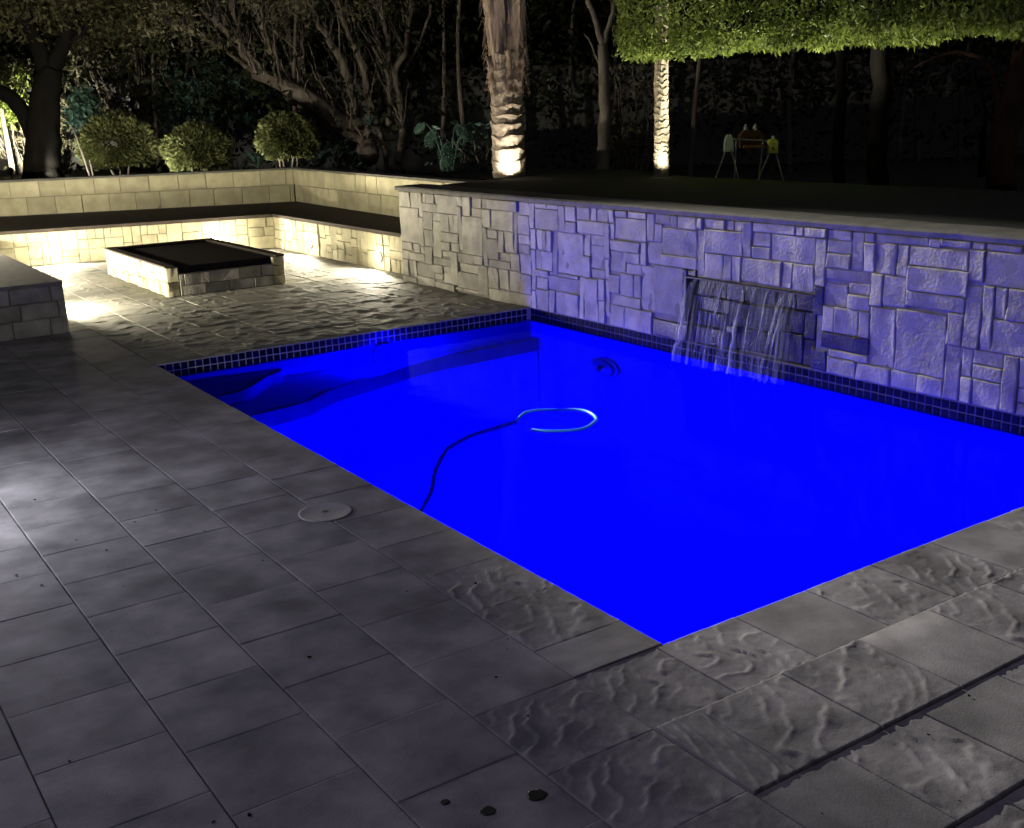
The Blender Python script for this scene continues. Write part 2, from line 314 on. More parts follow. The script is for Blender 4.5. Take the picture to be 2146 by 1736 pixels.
# curved entry steps in the far left corner with dark strips painting the shade at their edges
def step(lip, top):
    lip = [(p.x,p.y) for p in spline([(x,y,0) for x,y in lip], 8)]
    s = MB(); n=len(lip)
    poly = lip + [(lip[-1][0], LEN-.002), (lip[0][0], LEN-.002)]
    s.prism(poly, FL+.002, top); s.build('entry_step', M['plaster'], pool)
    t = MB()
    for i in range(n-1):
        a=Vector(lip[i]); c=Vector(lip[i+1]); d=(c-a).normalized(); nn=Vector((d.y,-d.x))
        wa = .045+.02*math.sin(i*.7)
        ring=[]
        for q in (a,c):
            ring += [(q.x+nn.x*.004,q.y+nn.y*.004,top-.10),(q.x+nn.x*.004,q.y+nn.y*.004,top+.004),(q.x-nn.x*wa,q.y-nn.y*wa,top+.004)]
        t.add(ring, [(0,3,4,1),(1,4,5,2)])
    t.build('step_shade_band', M['step_shade'], pool)
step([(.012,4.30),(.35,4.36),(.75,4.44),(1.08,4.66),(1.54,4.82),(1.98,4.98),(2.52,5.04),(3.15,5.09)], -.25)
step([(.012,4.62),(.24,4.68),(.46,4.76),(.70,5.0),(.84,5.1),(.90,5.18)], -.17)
# waterline mosaics
T = .053
def tile_mesh():
    h=T/2-.0035; i=h-.004
    return mesh('mosaic_tile', [(-h,0,-h),(h,0,-h),(h,0,h),(-h,0,h),(-i,-.004,-i),(i,-.004,-i),(i,-.004,i),(-i,-.004,i)],
                [(4,5,6,7),(0,1,5,4),(1,2,6,5),(2,3,7,6),(3,0,4,7)], M['tile'])
tm = tile_mesh()
M['tgrout2'] = mat('faint_grout', (.10,.10,.13), (.07,.07,.09), 30, .9)
b=MB(); b.add([(0,LEN-.001,-.115),(W,LEN-.001,-.115),(W,LEN-.001,-.002),(0,LEN-.001,-.002)],[(0,1,2,3)])
b.add([(0,LEN-.001,-.002),(W,LEN-.001,-.002),(W,LEN+.012,-.002),(0,LEN+.012,-.002)],[(0,1,2,3)])
b.build('tile_grout', M['tgrout'], pool); b=MB()
b.add([(W-.001,-4,-.115),(W-.001,LEN-.001,-.115),(W-.001,LEN-.001,.0),(W-.001,-4,.0)],[(0,3,2,1)])
b.build('tile_grout', M['tgrout2'], pool)
rest = MB()
for row in range(2):
    z=-.004-T*(row+.5)
    for i in range(int(W/T)):
        o=link('mosaic_tile', tm, pool, (T*(i+.5)+.005, LEN-.002+rnd.uniform(-.0008,.0006), z+rnd.uniform(-.001,.001)), rnd.uniform(-.02,.02))
    for i in range(int((LEN+2)/T)):
        y=LEN-.006-T*(i+.5); 
        if y > .66:
            link('mosaic_tile', tm, pool, (W-.002+rnd.uniform(-.0006,.0008), y, z+rnd.uniform(-.0015,.0015)), -math.pi/2+rnd.uniform(-.03,.03))
        else:
            h=T/2-.0035; rest.box((W-.006,y-h,z-h),(W-.0015,y+h,z+h))
tag(rest.build('mosaic_strip', M['tile'], pool), kind='stuff')
w = MB(); nxx,nyy=20,30
w.add([(W*i/nxx, LEN*j/nyy, ZW) for i in range(nxx+1) for j in range(nyy+1)],
      [(i*(nyy+1)+j,(i+1)*(nyy+1)+j,(i+1)*(nyy+1)+j+1,i*(nyy+1)+j+1) for i in range(nxx) for j in range(nyy)])
tag(w.build('water', M['water'], None, True), kind='structure')

def pool_light(loc, rz, label, power, aim=None, cone=90):
    t = empty('pool_light', loc); t.rotation_euler=(0,0,rz); tag(t, label, 'pool light', 'underwater pool lights')
    a=MB(); a.tube([(0,0,0),(0,-.02,0)], [.085,.08], 24); a.build('light_housing', M['steel'], t)
    a=MB(); a.tube([(0,-.0205,0),(0,-.026,0)], [.065,.06], 24); a.build('light_lens', M['blue_lens'], t)
    if aim: spot_lamp('pool_lamp', (0,-.05,0), aim, power, (0,0.0,1), cone, .5, .03, t)
    else: point_lamp('pool_lamp', (0,-.05,0), power, (0,0.0,1), .03, t)
pool_light((1.75, LEN, -.16-.03), 0, 'glowing blue underwater light set in the far end wall of the pool', 90)
pool_light((1.3, 0, -.40), math.pi, 'added blue underwater light in the near end wall, filling the pool', 4200, (0,-1.8,-1.45), 92)  # this and the two side lights are added to fill the water with blue
pool_light((0, 3.3, -.40), math.pi/2, 'added blue fill light in the long side wall of the pool, farther from the camera', 2600, (0,-1.3,-1.2), 112)
pool_light((0, 1.3, -.40), math.pi/2, 'added blue fill light in the long side wall, close to the near corner', 1300, (0,-1.3,-1.2), 112)

# ------------------------------------------------------------------ pavers
PT = .355
def paver_mesh(seed, wavy, mt, n, w=PT, h=PT, ch=0, flat=False):
    v=[];f=[]; r=random.Random(seed); ox=r.uniform(0,50); ang=r.uniform(-.12,.12) if flat else r.uniform(.75,1.15); ca,sa=math.cos(ang),math.sin(ang)
    hw,hh=w/2-.0020,h/2-.0006
    us=[-1,-.986,-.972,-.955]+[-.93+1.86*i/(n-1) for i in range(n)]+[.955,.972,.986,1]
    for a in us:
        for c in us:
            x,y=a*hw+.0,c*hh
            e=max(abs(a),abs(c)); ea,ec=abs(a),abs(c); qa=0 if ea<.98 else (-.0005 if ea<.99 else -.0022); qc=0 if ec<.98 else (-.0002 if ec<.99 else -.0012); q=min(qa,qc)
            jx=.0018*noise.noise(Vector((y*30,ox,a))) if e>.99 else 0; jy=.0012*noise.noise(Vector((x*30,ox,c+5))) if e>.99 else 0
            z=.0012*noise.noise(Vector((x*6,y*6,ox)))
            if wavy:
                q2=Vector((x*7,y*7,ox)); q3=Vector((x*26,y*26,ox)); p=Vector((x+.07*noise.noise(q2)+.016*noise.noise(q3), y+.07*noise.noise(q2+Vector((9,0,0)))+.016*noise.noise(q3+Vector((9,0,0))),0))
                s=(-sa*p.x+ca*p.y)*12*wavy + 1.3*noise.noise(Vector((p.x*5,p.y*5,ox+4))) + 20
                fr=s-math.floor(s); st=(.2*fr+.8*fr**6)*(1.0 if fr<.86 else (1-fr)/.14)
                amp=1.9*max(0.16,min(.85,.48+1.25*noise.noise(Vector((x*8,y*8,ox+9+math.floor(s)*3.7)))))
                z+=.0105*amp*st - .002 + .0016*noise.noise(Vector((x*25,y*25,ox))) + .0011*noise.noise(Vector((x*62,y*62,ox)))
                z*= max(.0,min(1,(1-e)*9))*.7+.3
            if ch and c>.93: q-=ch*((c-.93)/.07)**1.2
            v.append((x+jx,y+jy,z+q))
    k=len(us)
    for i in range(k-1):
        for j in range(k-1):
            a=i*k+j; f.append((a,a+k,a+k+1,a+1))
    ring=[i for i in range(k)]; b0=len(v)
    border=[(i,0) for i in range(k)]+[(k-1,j) for j in range(1,k)]+[(i,k-1) for i in range(k-2,-1,-1)]+[(0,j) for j in range(k-2,0,-1)]
    for i,j in border: p=v[i*k+j]; v.append((p[0],p[1],-.028))
    nb=len(border)
    for t in range(nb):
        i,j=border[t]; i2,j2=border[(t+1)%nb]; f.append((i*k+j, b0+t, b0+(t+1)%nb, i2*k+j2))
    me=mesh('paver', v, f, mt, True); return me
SM=[paver_mesh(i,0,M['paver'],4) for i in range(4)]
WV=[paver_mesh(20+i,1.0,M['paver'],46) for i in range(6)]
PS=[paver_mesh(40+i,.15,M['patio'],26,flat=True) for i in range(6)]
WC=[paver_mesh(60+i,1.0,M['paver'],46,ch=.011) for i in range(4)]; SC=[paver_mesh(70+i,0,M['paver'],4,ch=.011) for i in range(2)]
deck = empty('pool_deck'); tag(deck, kind='structure')
def place(me, x0,x1,y0,y1, parent, dz=0, tilt=.0012):
    o=link('paver', me, parent, ((x0+x1)/2,(y0+y1)/2, dz+rnd.uniform(-.0015,.0012)))
    o.rotation_euler=(rnd.uniform(-tilt,tilt), rnd.uniform(-tilt,tilt), 0)
    o.scale=((x1-x0)/PT,(y1-y0)/PT,1); return o
# long strips on the left of the pool
EDGE=[0,-.355,-.715,-1.08,-1.432,-1.79,-2.15]
PH=[.19,-.02,.11,.30,.09,.22]
PITCH_=[.3555,.352,.352,.345,.35,.35]
for s in range(6):
    x1,x0=EDGE[s],EDGE[s+1]; p=PITCH_[s]
    y=PH[s]-p*4
    while y < 6.9:
        y1=y+p
        lo = 0.0 if s==0 else (-1.12 if s==1 else -1.5)
        if s==0 and y<0<y1-.05: pass
        if y1 > lo+.03 and not (y > 3.6 and s >= 5) and not (y1 < .1 and s>=5):
            ya=max(y,-.012 if s==0 else y)
            yb=min(y1, 6.93)
            wav = (s==0 and -.1<y<.9) or (s==1 and y<-.3) or (s==2 and y<-.7)
            me = WV[rnd.randrange(6)] if wav and not (s==0 and y<.1 and y>-.1 and False) else SM[rnd.randrange(4)]
            if s==0 and ya<0.05: me=SM[1]
            place(me, x0,x1,ya,yb, deck)
        y=y1
# rows in front of the near pool end
ROWS=[((-.365,-.012),[-.355,-.03,.315,.66,1.005,1.35,1.70,2.05,2.4],'wwswwsww',-.004),
      ((-.742,-.367),[-.355,-.20,.135,.485,.83,1.18,1.53,1.88],'wwwswws',.008),
      ((-1.10,-.744),[-.355,-.05,.29,.64,.99,1.34],'swsww',-.002),
      ((-1.46,-1.102),[-.355,.12,.47,.82,1.17],'wwsw',-.012),
      ((-1.82,-1.462),[-.355,-.05,.3,.65,1.0],'wwsw',-.014)]
for (y0,y1),xs,kinds,dz in ROWS:
    for i in range(len(xs)-1):
        me = WV[rnd.randrange(6)] if kinds[i]=='w' else SM[rnd.randrange(4)]
        if dz>0: me = WC[rnd.randrange(4)] if kinds[i]=='w' else SC[i%2]
        o=place(me, xs[i],xs[i+1],y0,y1, deck, dz, .002)
        if dz>0: o.rotation_euler.x = .010
        if dz==-.002: o.rotation_euler.x = -.006
# patio in front of the benches
patio = empty('patio_floor'); tag(patio, kind='structure')
nxp=10; 
for i in range(-1,nxp+1):
    x0=.005+i*.3535-(.0 if i>=0 else 0); 
    ph=rnd.choice([0,.12,.24])
    for j in range(-1,19):
        y0=LEN+.012+j*.3535-ph if i>=0 else 6.936+j*.3535
        y1=y0+.3535
        y0=max(y0,LEN+.012)
        if y1-y0<.05 or x0<-.36: continue
        if i==-1 and (y0<6.9 or y1>11.9): continue
        if i>=9 and x0+.35>3.34: x1=3.36 
        else: x1=x0+.3535
        if x1-x0<.05: continue
        front = 11.75-.23*(x0-.3)
        if y0>front: continue
        if x0>.9 and x1<2.25 and y0>8.05 and y1<10.2: continue
        place(PS[rnd.randrange(6)], x0,x1,y0,y1, patio, 0, .006)

# ------------------------------------------------------------------ stone walls
def stone_mesh(w,h,seed,mt,rough=.013,name='stone',rim=.0045,lay=-1):
    """face in local xz, outward is -y; back at y=+.05"""
    r=random.Random(seed); ox=r.uniform(0,99)
    nu=max(2,min(7,int(w/.035))); nv=max(2,min(7,int(h/.035)))
    hw,hh=w/2-.0022,h/2-.0022; rim=min(rim,hw*.35,hh*.35)
    g1=min(rim+.006,hw*.6); g2=min(rim+.006,hh*.6)
    U=[-hw,-hw+rim]+[-hw+g1+(2*hw-2*g1)*i/(nu-1) for i in range(nu)]+[hw-rim,hw]
    V=[-hh,-hh+rim]+[-hh+g2+(2*hh-2*g2)*i/(nv-1) for i in range(nv)]+[hh-rim,hh]
    ridge=r.uniform(-1,1); tx,tz=r.uniform(-.05,.05),r.uniform(-.05,.05); base=r.uniform(-.008,.008)
    v=[];f=[];k=len(V)
    for a,u in enumerate(U):
        for c,z in enumerate(V):
            edge = a in (0,len(U)-1) or c in (0,len(V)-1)
            n=noise.noise(Vector((u*11+ox,z*(4 if ridge>0 else 11),ox)))+.55*abs(noise.noise(Vector((u*26+ox,z*15,3))))+.3*noise.noise(Vector((u*50,z*50,ox)))
            y=base+tx*u+tz*z-rough*n
            if edge: y+=rim*1.3+.002*noise.noise(Vector((u*40,z*40,ox)))
            v.append((u+(.0025*noise.noise(Vector((z*25,ox,1))) if edge else 0), y, z+(.0025*noise.noise(Vector((u*25,ox,2))) if edge else 0)))
    for a in range(len(U)-1):
        for c in range(k-1):
            i=a*k+c; f.append((i,i+k,i+k+1,i+1))
    border=[(i,0) for i in range(len(U))]+[(len(U)-1,j) for j in range(1,k)]+[(i,k-1) for i in range(len(U)-2,-1,-1)]+[(0,j) for j in range(k-2,0,-1)]
    b0=len(v)
    for i,j in border: p=v[i*k+j]; v.append((p[0],.05,p[2]))
    nb=len(border)
    for t in range(nb):
        i,j=border[t]; i2,j2=border[(t+1)%nb]; f.append((i*k+j, b0+t, b0+(t+1)%nb, i2*k+j2))
    return mesh(name, v, f, mt, True)
def clad(parent, p0, p1, inward, rects, mt, name='stone', rough=.013, rim=.0045, seed=0):
    """rects (u0,u1,z0,z1[,material,setback]) along the line p0 -> p1, where x = inward x up"""
    inw=Vector((inward[0],inward[1],0)).normalized(); u=Vector((inw.y,-inw.x,0)); rz=math.atan2(u.y,u.x)
    for i,rc in enumerate(rects):
        u0,u1,z0,z1=rc[:4]; mm=rc[4] if len(rc)>4 else mt; sb=rc[5] if len(rc)>5 else 0
        p=Vector((p0[0],p0[1],0))+u*((u0+u1)/2)+inw*sb
        link(name, stone_mesh(u1-u0,z1-z0,seed*1000+i,mm,rough,name,rim), parent, (p.x,p.y,(z0+z1)/2), rz)
def ashlar(Lh, H, seed, big=.05, mn=.055):
    r=random.Random(seed); out=[]
    def rec(a,b,c,d):
        w,h=b-a,d-c
        if w*h < big*r.uniform(.25,1.0) or (w<2*mn and h<2*mn): out.append((a,b,c,d)); return
        if (w/h>r.uniform(.6,1.6) and w>2*mn) or h<2*mn:
            t=a+w*r.choice([.3,.38,.5,.62,.7]); 
            if t-a<mn or b-t<mn: t=(a+b)/2
            rec(a,t,c,d); rec(t,b,c,d)
        else:
            t=c+h*r.choice([.3,.4,.5,.6,.7])
            if t-c<mn or d-t<mn: t=(c+d)/2
            rec(a,b,c,t); rec(a,b,t,d)
    x=0
    while x<Lh-.01:
        w=min(r.uniform(.5,.8),Lh-x)
        if Lh-x-w<.25: w=Lh-x
        rec(x,x+w,0,H); x+=w
    return out
def courses(Lh, z0, hs, bw, seed):
    r=random.Random(seed); out=[]; z=z0
    for i,h in enumerate(hs):
        x=-(bw*.5 if i%2 else 0)-r.uniform(0,.1)
        while x<Lh-.02:
            w=bw*r.uniform(.85,1.15); a,b=max(x,0),min(x+w,Lh)
            if b-a>.03: out.append((a,b,z,z+h))
            x+=w
        z+=h
    return out

rw = empty('stone_retaining_wall', (W,3.5,0))
tag(rw, 'tall retaining wall of random split stone beside the pool, holding up the dark lawn', 'wall')
def loc0(parent, p): return (p[0]-parent.location.x, p[1]-parent.location.y)
TOP=.885
D=[tuple(map(int,s.split(','))) for s in STONES.split()]
r_=[]
YREF=7.42
for a,b_,c,d,fl in D:
    y0,y1,z0,z1=a/100,b_/100,c/100,d/100
    if c==0: z0=.004 if y0<LEN else -.03
    if c==0 and fl==0: pass
    mm = M['wet'] if fl else M['stone']
    r_.append((YREF-y1,YREF-y0,z0,z1,mm,.045 if fl==2 else 0.0))
clad(rw, loc0(rw,(W-.02,YREF)), None, (1,0), r_, M['stone'], rough=.011, seed=1)
for rc in ashlar(2.2,.885,77,.06):
    r_=[(rc[0]+YREF+.3,rc[1]+YREF+.3,rc[2],rc[3])]; clad(rw, loc0(rw,(W-.02,YREF)), None, (1,0), r_, M['stone'], rough=.011, seed=int(rc[0]*997)+int(rc[2]*313))
# end face at the bench
clad(rw, loc0(rw,(W-.005,7.425)), None, (0,-1), [(-.24,.0,z,z+.22) for z in (0,.22,.44)] + [(-.24,0,.66,.885)], M['stone'], seed=5)
def lb(parent, mb_pts):  # local box
    m_=MB(); 
    for a,c in mb_pts: m_.box((a[0]-parent.location.x,a[1]-parent.location.y,a[2]-parent.location.z),(c[0]-parent.location.x,c[1]-parent.location.y,c[2]-parent.location.z))
    return m_
NY0,NY1,NZ=2.12,3.28,.465
lb(rw,[((W-.009,-4,.001),(W+.25,NY0,TOP)),((W-.009,NY1,.001),(W+.25,7.40,TOP)),((W-.009,NY0,NZ),(W+.25,NY1,TOP)),((W+.06,NY0,.001),(W+.25,NY1,NZ)),((W+.004,-4,-.5),(W+.25,7.40,.0005))]).build('wall_core', M['mortar'], rw)
m_=MB()
ys=[-4+ (7.44+4)*i/60 for i in range(61)]; vv=[]
for i,y in enumerate(ys):
    jz=.006*noise.noise(Vector((y*3,0,0))); jx=.008*noise.noise(Vector((y*4,5,0)))
    vv += [(W-.03+jx,y-3.5,TOP+.001),(W-.033+jx,y-3.5,TOP+.026+jz),(W-.02+jx,y-3.5,TOP+.040+jz),(W+.27,y-3.5,TOP+.043+jz),(W+.27,y-3.5,TOP)]
vv=[(x-W,y,z) for x,y,z in vv]
ff=[(5*i+k,5*i+(k+1)%5,5*(i+1)+(k+1)%5,5*(i+1)+k)[::-1] for i in range(60) for k in range(5)]+[(0,1,2,3,4),(300,304,303,302,301)]
m_.add(vv,ff); m_.build('wall_cap', M['cap'], rw)
lb(rw,[((W-.035,NY0+.02,NZ-.004),(W+.06,NY1-.02,NZ+.006))]).build('spillway_lip', M['black'], rw)

# ------------------------------------------------------------------ waterfall
wf = empty('waterfall', (W-.03,2.7,NZ)); tag(wf, 'thin sheet of water falling from the slot in the stone wall into the pool', 'waterfall')
def fall_curve(y, v0, drift=0, n=12, drop=None):
    drop = drop or (NZ-ZW); out=[]
    for i in range(n+1):
        t=math.sqrt(2*drop/9.8)*(i/n); out.append((-v0*t, y-2.7+drift*i/n, -4.9*t*t))
    return out
for y0,y1,v0,s in ((2.25,2.62,.34,1),(2.60,2.86,.40,2),(2.84,3.17,.46,3)):
    q=MB(); ny=12; cv=[]
    for k in range(ny+1):
        y=y0+(y1-y0)*k/ny; cv.append(fall_curve(y, v0+.05*noise.noise(Vector((y*9,s,0))), .04*noise.noise(Vector((y*5,s,4))) + (.05 if y>3.1 else 0)))
    n=len(cv[0]); q.add([p for c in cv for p in c], [(i*n+j,(i+1)*n+j,(i+1)*n+j+1,i*n+j+1) for i in range(ny) for j in range(n-1)])
    q.build('water_sheet', M['sheet'], wf, True)
def stream(y, v0, drift, r0, r1, t0=0, t1=1):
    c=fall_curve(y,v0,drift,22); n=len(c)
    pts=[]; rad=[]
    for i,p in enumerate(c):
        t=i/(n-1)
        if t<t0 or t>t1: continue
        w=.010*t; pts.append((p[0]+w*noise.noise(Vector((y*10,i*.5,0))), p[1]+w*noise.noise(Vector((y*10,i*.5,7))), p[2]))
        rad.append((r0+(r1-r0)*t)*(1+.6*noise.noise(Vector((y*31,i*.6,2)))))
    q=MB(); q.tube(pts,rad,6); q.build('water_stream', M['stream'], wf, True)
for a in ((3.17,.46,.06,.004,.011),(3.155,.47,.05,.003,.009,.2,1),(3.05,.36,.01,.004,.004,.0,.5),(2.98,.38,.02,.002,.006,.4,1),(2.94,.42,.0,.002,.007,.55,1),
          (2.90,.40,-.02,.003,.004,.1,.6),(2.88,.42,.03,.002,.008,.5,1),(2.83,.44,-.01,.002,.007,.45,1),(2.78,.42,.02,.002,.006,.4,.9),(2.72,.4,0,.003,.006,.3,.75),
          (2.68,.44,.03,.002,.006,.5,1),(2.6,.42,0,.002,.005,.5,1),(2.5,.4,-.02,.003,.005,.1,.55),(2.38,.42,.01,.003,.004,.15,.7),*[(y_:=rnd.uniform(2.27,3.18),rnd.uniform(.3,.48),rnd.uniform(-.03,.05),.0012,rnd.uniform(.0015,.0032),(t_:=rnd.uniform(0,.75)),min(1,t_+rnd.uniform(.15,.6))) for _ in range(13)],(2.33,.46,.09,.003,.008,.2,1),(2.30,.46,.07,.002,.006,.3,1)):
    stream(*a)
q=MB()
for i in range(420):
    y=2.7+rnd.choice([.32,.26,.15,-.05,-.3])+rnd.gauss(0,.05); z=ZW+abs(rnd.gauss(0,.09)); x=W-.17+rnd.gauss(0,.03); r=rnd.uniform(.0015,.004)
    c=Vector((x-(W-.03),y-2.7,z-NZ)); q.add([c+Vector((r,0,0)),c+Vector((-r,0,0)),c+Vector((0,r,0)),c+Vector((0,-r,0)),c+Vector((0,0,r*2)),c+Vector((0,0,-r))],
      [(0,2,4),(2,1,4),(1,3,4),(3,0,4),(2,0,5),(1,2,5),(3,1,5),(0,3,5)])
tag(q.build('splash_drops', M['stream'], wf, True), kind='stuff')

# ------------------------------------------------------------------ built-in benches
SH=.42
def bench(name, label, origin, group='built-in stone benches round the patio'):
    o=empty(name,(origin[0],origin[1],0)); tag(o,label,'bench',group); return o
# right bench: front x=3.33, back rest to the right
rb=bench('stone_bench','built-in stone bench with two wall lights, running back from the tall stone wall',(3.33,9.2))
clad(rb,(0,11.1-9.2),None,(1,0),[(a,b_,c,d) for a,b_,c,d in ashlar(11.1-7.44,SH-.03,21,.06,.075)],M['cream'],rough=.012,seed=21)
lb(rb,[((3.352,7.43,-.03),(4.12,12.7,SH-.032))]).build('bench_core',M['mortar'],rb)
q=MB(); q.prism([(-.02,7.43-9.2),(.83,7.43-9.2),(1.05,12.7-9.2),(-.02,11.06-9.2)],SH-.03,SH+.008); q.build('seat_slab',M['slab'],rb)
# right back rest as a leaning line from (4.07,7.5) to (4.33,12.65)
a=Vector((4.33,12.66)); c=Vector((4.05,7.45)); dv=(c-a); Lr=dv.length; u=dv.normalized(); inw=Vector((-u.y,u.x))
rr=courses(Lr,SH+.01,[.235,.215],.34,31)
clad(rb,(a.x-3.33,a.y-9.2),None,(inw.x,inw.y),rr,M['block'],'block',.002,.005,31)
q=MB(); k=.02
P4=[a+inw*.015,c+inw*.015,c+inw*.2,a+inw*.2]; q.prism([(p.x-3.33,p.y-9.2) for p in P4],SH-.4,SH+.462)
q.build('backrest_core',M['mortar'],rb)
P4=[a-inw*.012,c-inw*.012,c+inw*.21,a+inw*.21]; q=MB(); q.prism([(p.x-3.33,p.y-9.2) for p in P4],SH+.464,SH+.484); q.build('backrest_cap',M['cap'],rb)
# back bench
bb=bench('stone_bench','built-in stone bench across the far side of the patio, in front of the round bushes',(1.5,11.4))
fa=Vector((-.25,11.87)); fb=Vector((3.33,11.06)); dv=fb-fa; Lf=dv.length; u=dv.normalized(); inw=Vector((-u.y,u.x))
clad(bb,(fa.x-1.5,fa.y-11.4),None,(inw.x,inw.y),ashlar(Lf,SH-.03,41,.06,.075),M['cream'],rough=.010,seed=41)
P4=[fa+inw*.022,fb+inw*.022,Vector((4.3,12.66)),Vector((-1.6,14.86))]; q=MB(); q.prism([(p.x-1.5,p.y-11.4) for p in P4],-.03,SH-.032); q.build('bench_core',M['mortar'],bb)
ba=Vector((-1.6,14.86)); bc=Vector((4.33,12.655))
P4=[fa-inw*.02,fb-inw*.02,bc,ba]; q=MB(); q.prism([(p.x-1.5,p.y-11.4) for p in P4],SH-.031,SH+.007); q.build('seat_slab',M['slab'],bb)
dv=bc-ba; Lb=dv.length; u=dv.normalized(); inb=Vector((-u.y,u.x))
clad(bb,(ba.x-1.5,ba.y-11.4),None,(inb.x,inb.y),courses(Lb,SH+.01,[.235,.215],.34,51),M['block'],'block',.002,.005,51)
P4=[ba+inb*.015,bc+inb*.015,bc+inb*.2,ba+inb*.2]; q=MB(); q.prism([(p.x-1.5,p.y-11.4) for p in P4],SH-.4,SH+.462); q.build('backrest_core',M['mortar'],bb)
P4=[ba-inb*.012,bc-inb*.012,bc+inb*.21,ba+inb*.21]; q=MB(); q.prism([(p.x-1.5,p.y-11.4) for p in P4],SH+.464,SH+.484); q.build('backrest_cap',M['cap'],bb)
# left bench, its end turned to the camera
lbn=bench('stone_bench','plain end of the low built-in bench at the left edge, in shade',(-.65,9.3))
clad(lbn,(-.17+.65-1.0,6.95-9.3),None,(0,1),courses(1.0,-.02,[.15,.13,.13],.3,61),M['stone'],'block',.004,.007,61)
clad(lbn,(-.17+.65,6.955-9.3),None,(-1,0),ashlar(11.8-6.95,SH-.03,71,.06,.075),M['cream'],rough=.010,seed=71)
lb(lbn,[((-1.15,6.968,-.03),(-.188,11.85,SH-.032))]).build('bench_core',M['mortar'],lbn)
lb(lbn,[((-1.2,6.952,SH-.03),(-.172,11.8,SH-.004))]).build('seat_slab',M['mortar'],lbn)

# recessed wall lights on the bench fronts
LP=170
def wall_light(x,y,z,dirv,label,power=LP):
    d=Vector((dirv[0],dirv[1],0)).normalized(); t=empty('wall_light',(x,y,z)); t.rotation_euler=(0,0,math.atan2(d.x,-d.y))
    tag(t,label,'wall light','recessed wall lights on the bench fronts')
    a=MB(); a.tube([(0,.03,0),(0,.003,0)],[.062,.06],20); a.build('light_rim',M['cream'],t)
    a=MB(); a.tube([(0,.0025,0),(0,-.006,0),(0,-.014,0),(0,-.018,0)],[.054,.050,.034,.012],20); a.build('light_lens',M['warm_lens'],t,True)
    spot_lamp('bench_lamp',(0,-.045,0),(0,-1,-.05),power,WARM,172,.25,.03,t); point_lamp('glow_lamp',(0,-.14,.02),9,WARM,.04,t)
nf=-Vector((inw.x,inw.y)) if False else None
bi=Vector((-( (fb-fa).normalized().y),(fb-fa).normalized().x))
def bf(px): 
    t=(px-fa.x)/(fb.x-fa.x); return fa+(fb-fa)*t
p=bf(.80); wall_light(p.x-bi.x*.022,p.y-bi.y*.022,.16,(-bi.x,-bi.y),'round lit wall light on the far bench front, just above the shaded bench end')
p=bf(2.62); wall_light(p.x-bi.x*.022,p.y-bi.y*.022,.16,(-bi.x,-bi.y),'lit wall light on the far bench mostly hidden behind the square stone fire pit')
wall_light(3.304,9.97,.14,(-1,0),'lit wall light on the right bench front, the one farther from the tall wall')
wall_light(3.304,8.20,.14,(-1,0),'lit wall light on the right bench front, the one closest to the tall wall')
wall_light(-.140,8.02,.16,(1,0),'lit wall light on the left bench, hidden behind its shaded end',200)
wall_light(-.140,9.9,.16,(1,0),'lit wall light on the left bench, farther back than its neighbour',280)

# ------------------------------------------------------------------ fire pit
fp=empty('fire_pit',(1.6,9.15,0)); tag(fp,'low square fire pit of split stone standing in the middle of the patio','fire pit')
x0,x1,y0,y1,H=1.0,2.19,8.08,10.2,.29
clad(fp,(x0-1.6,y1-9.15),None,(1,0),ashlar(y1-y0,H-.012,81,.045,.06),M['cream'],rough=.011,seed=81)
clad(fp,(x0-1.6+.0,y0-9.15),None,(0,1),[(.0,.12,0,.14),(0,.12,.14,H-.012),(x1-x0-.12,x1-x0,0,.09),(x1-x0-.12,x1-x0,.09,.19),(x1-x0-.12,x1-x0,.19,H-.012)],M['cream'],rough=.012,seed=82)
clad(fp,(x0-1.6+.12,y0-9.15),None,(0,1),courses(x1-x0-.24,.0,[.10,.11],.27,83),M['stone'],'stone',.004,.003,83)
clad(fp,(x1-1.6,y0-9.15),None,(-1,0),ashlar(y1-y0,H-.012,84,.045,.06),M['cream'],rough=.011,seed=84)
lb(fp,[((x0+.022,y0+.022,-.02),(x0+.08,y1,H-.013)),((x1-.08,y0+.022,-.02),(x1-.022,y1,H-.013)),((x0+.08,y0+.022,-.02),(x1-.08,y0+.14,.205)),((x0+.08,y1-.08,-.02),(x1-.08,y1,H-.013))]).build('pit_core',M['ash'],fp)
lb(fp,[((x0-.008,y0-.004,H-.012),(x0+.085,y1,H+.004)),((x1-.085,y0-.004,H-.012),(x1+.008,y1,H+.004)),((x0+.085,y1-.085,H-.012),(x1-.085,y1,H+.004))]).build('pit_rim',M['slab'],fp)
lb(fp,[((x0+.08,y0+.14,.02),(x1-.08,y1-.08,.264))]).build('ash_bed',M['ash'],fp)
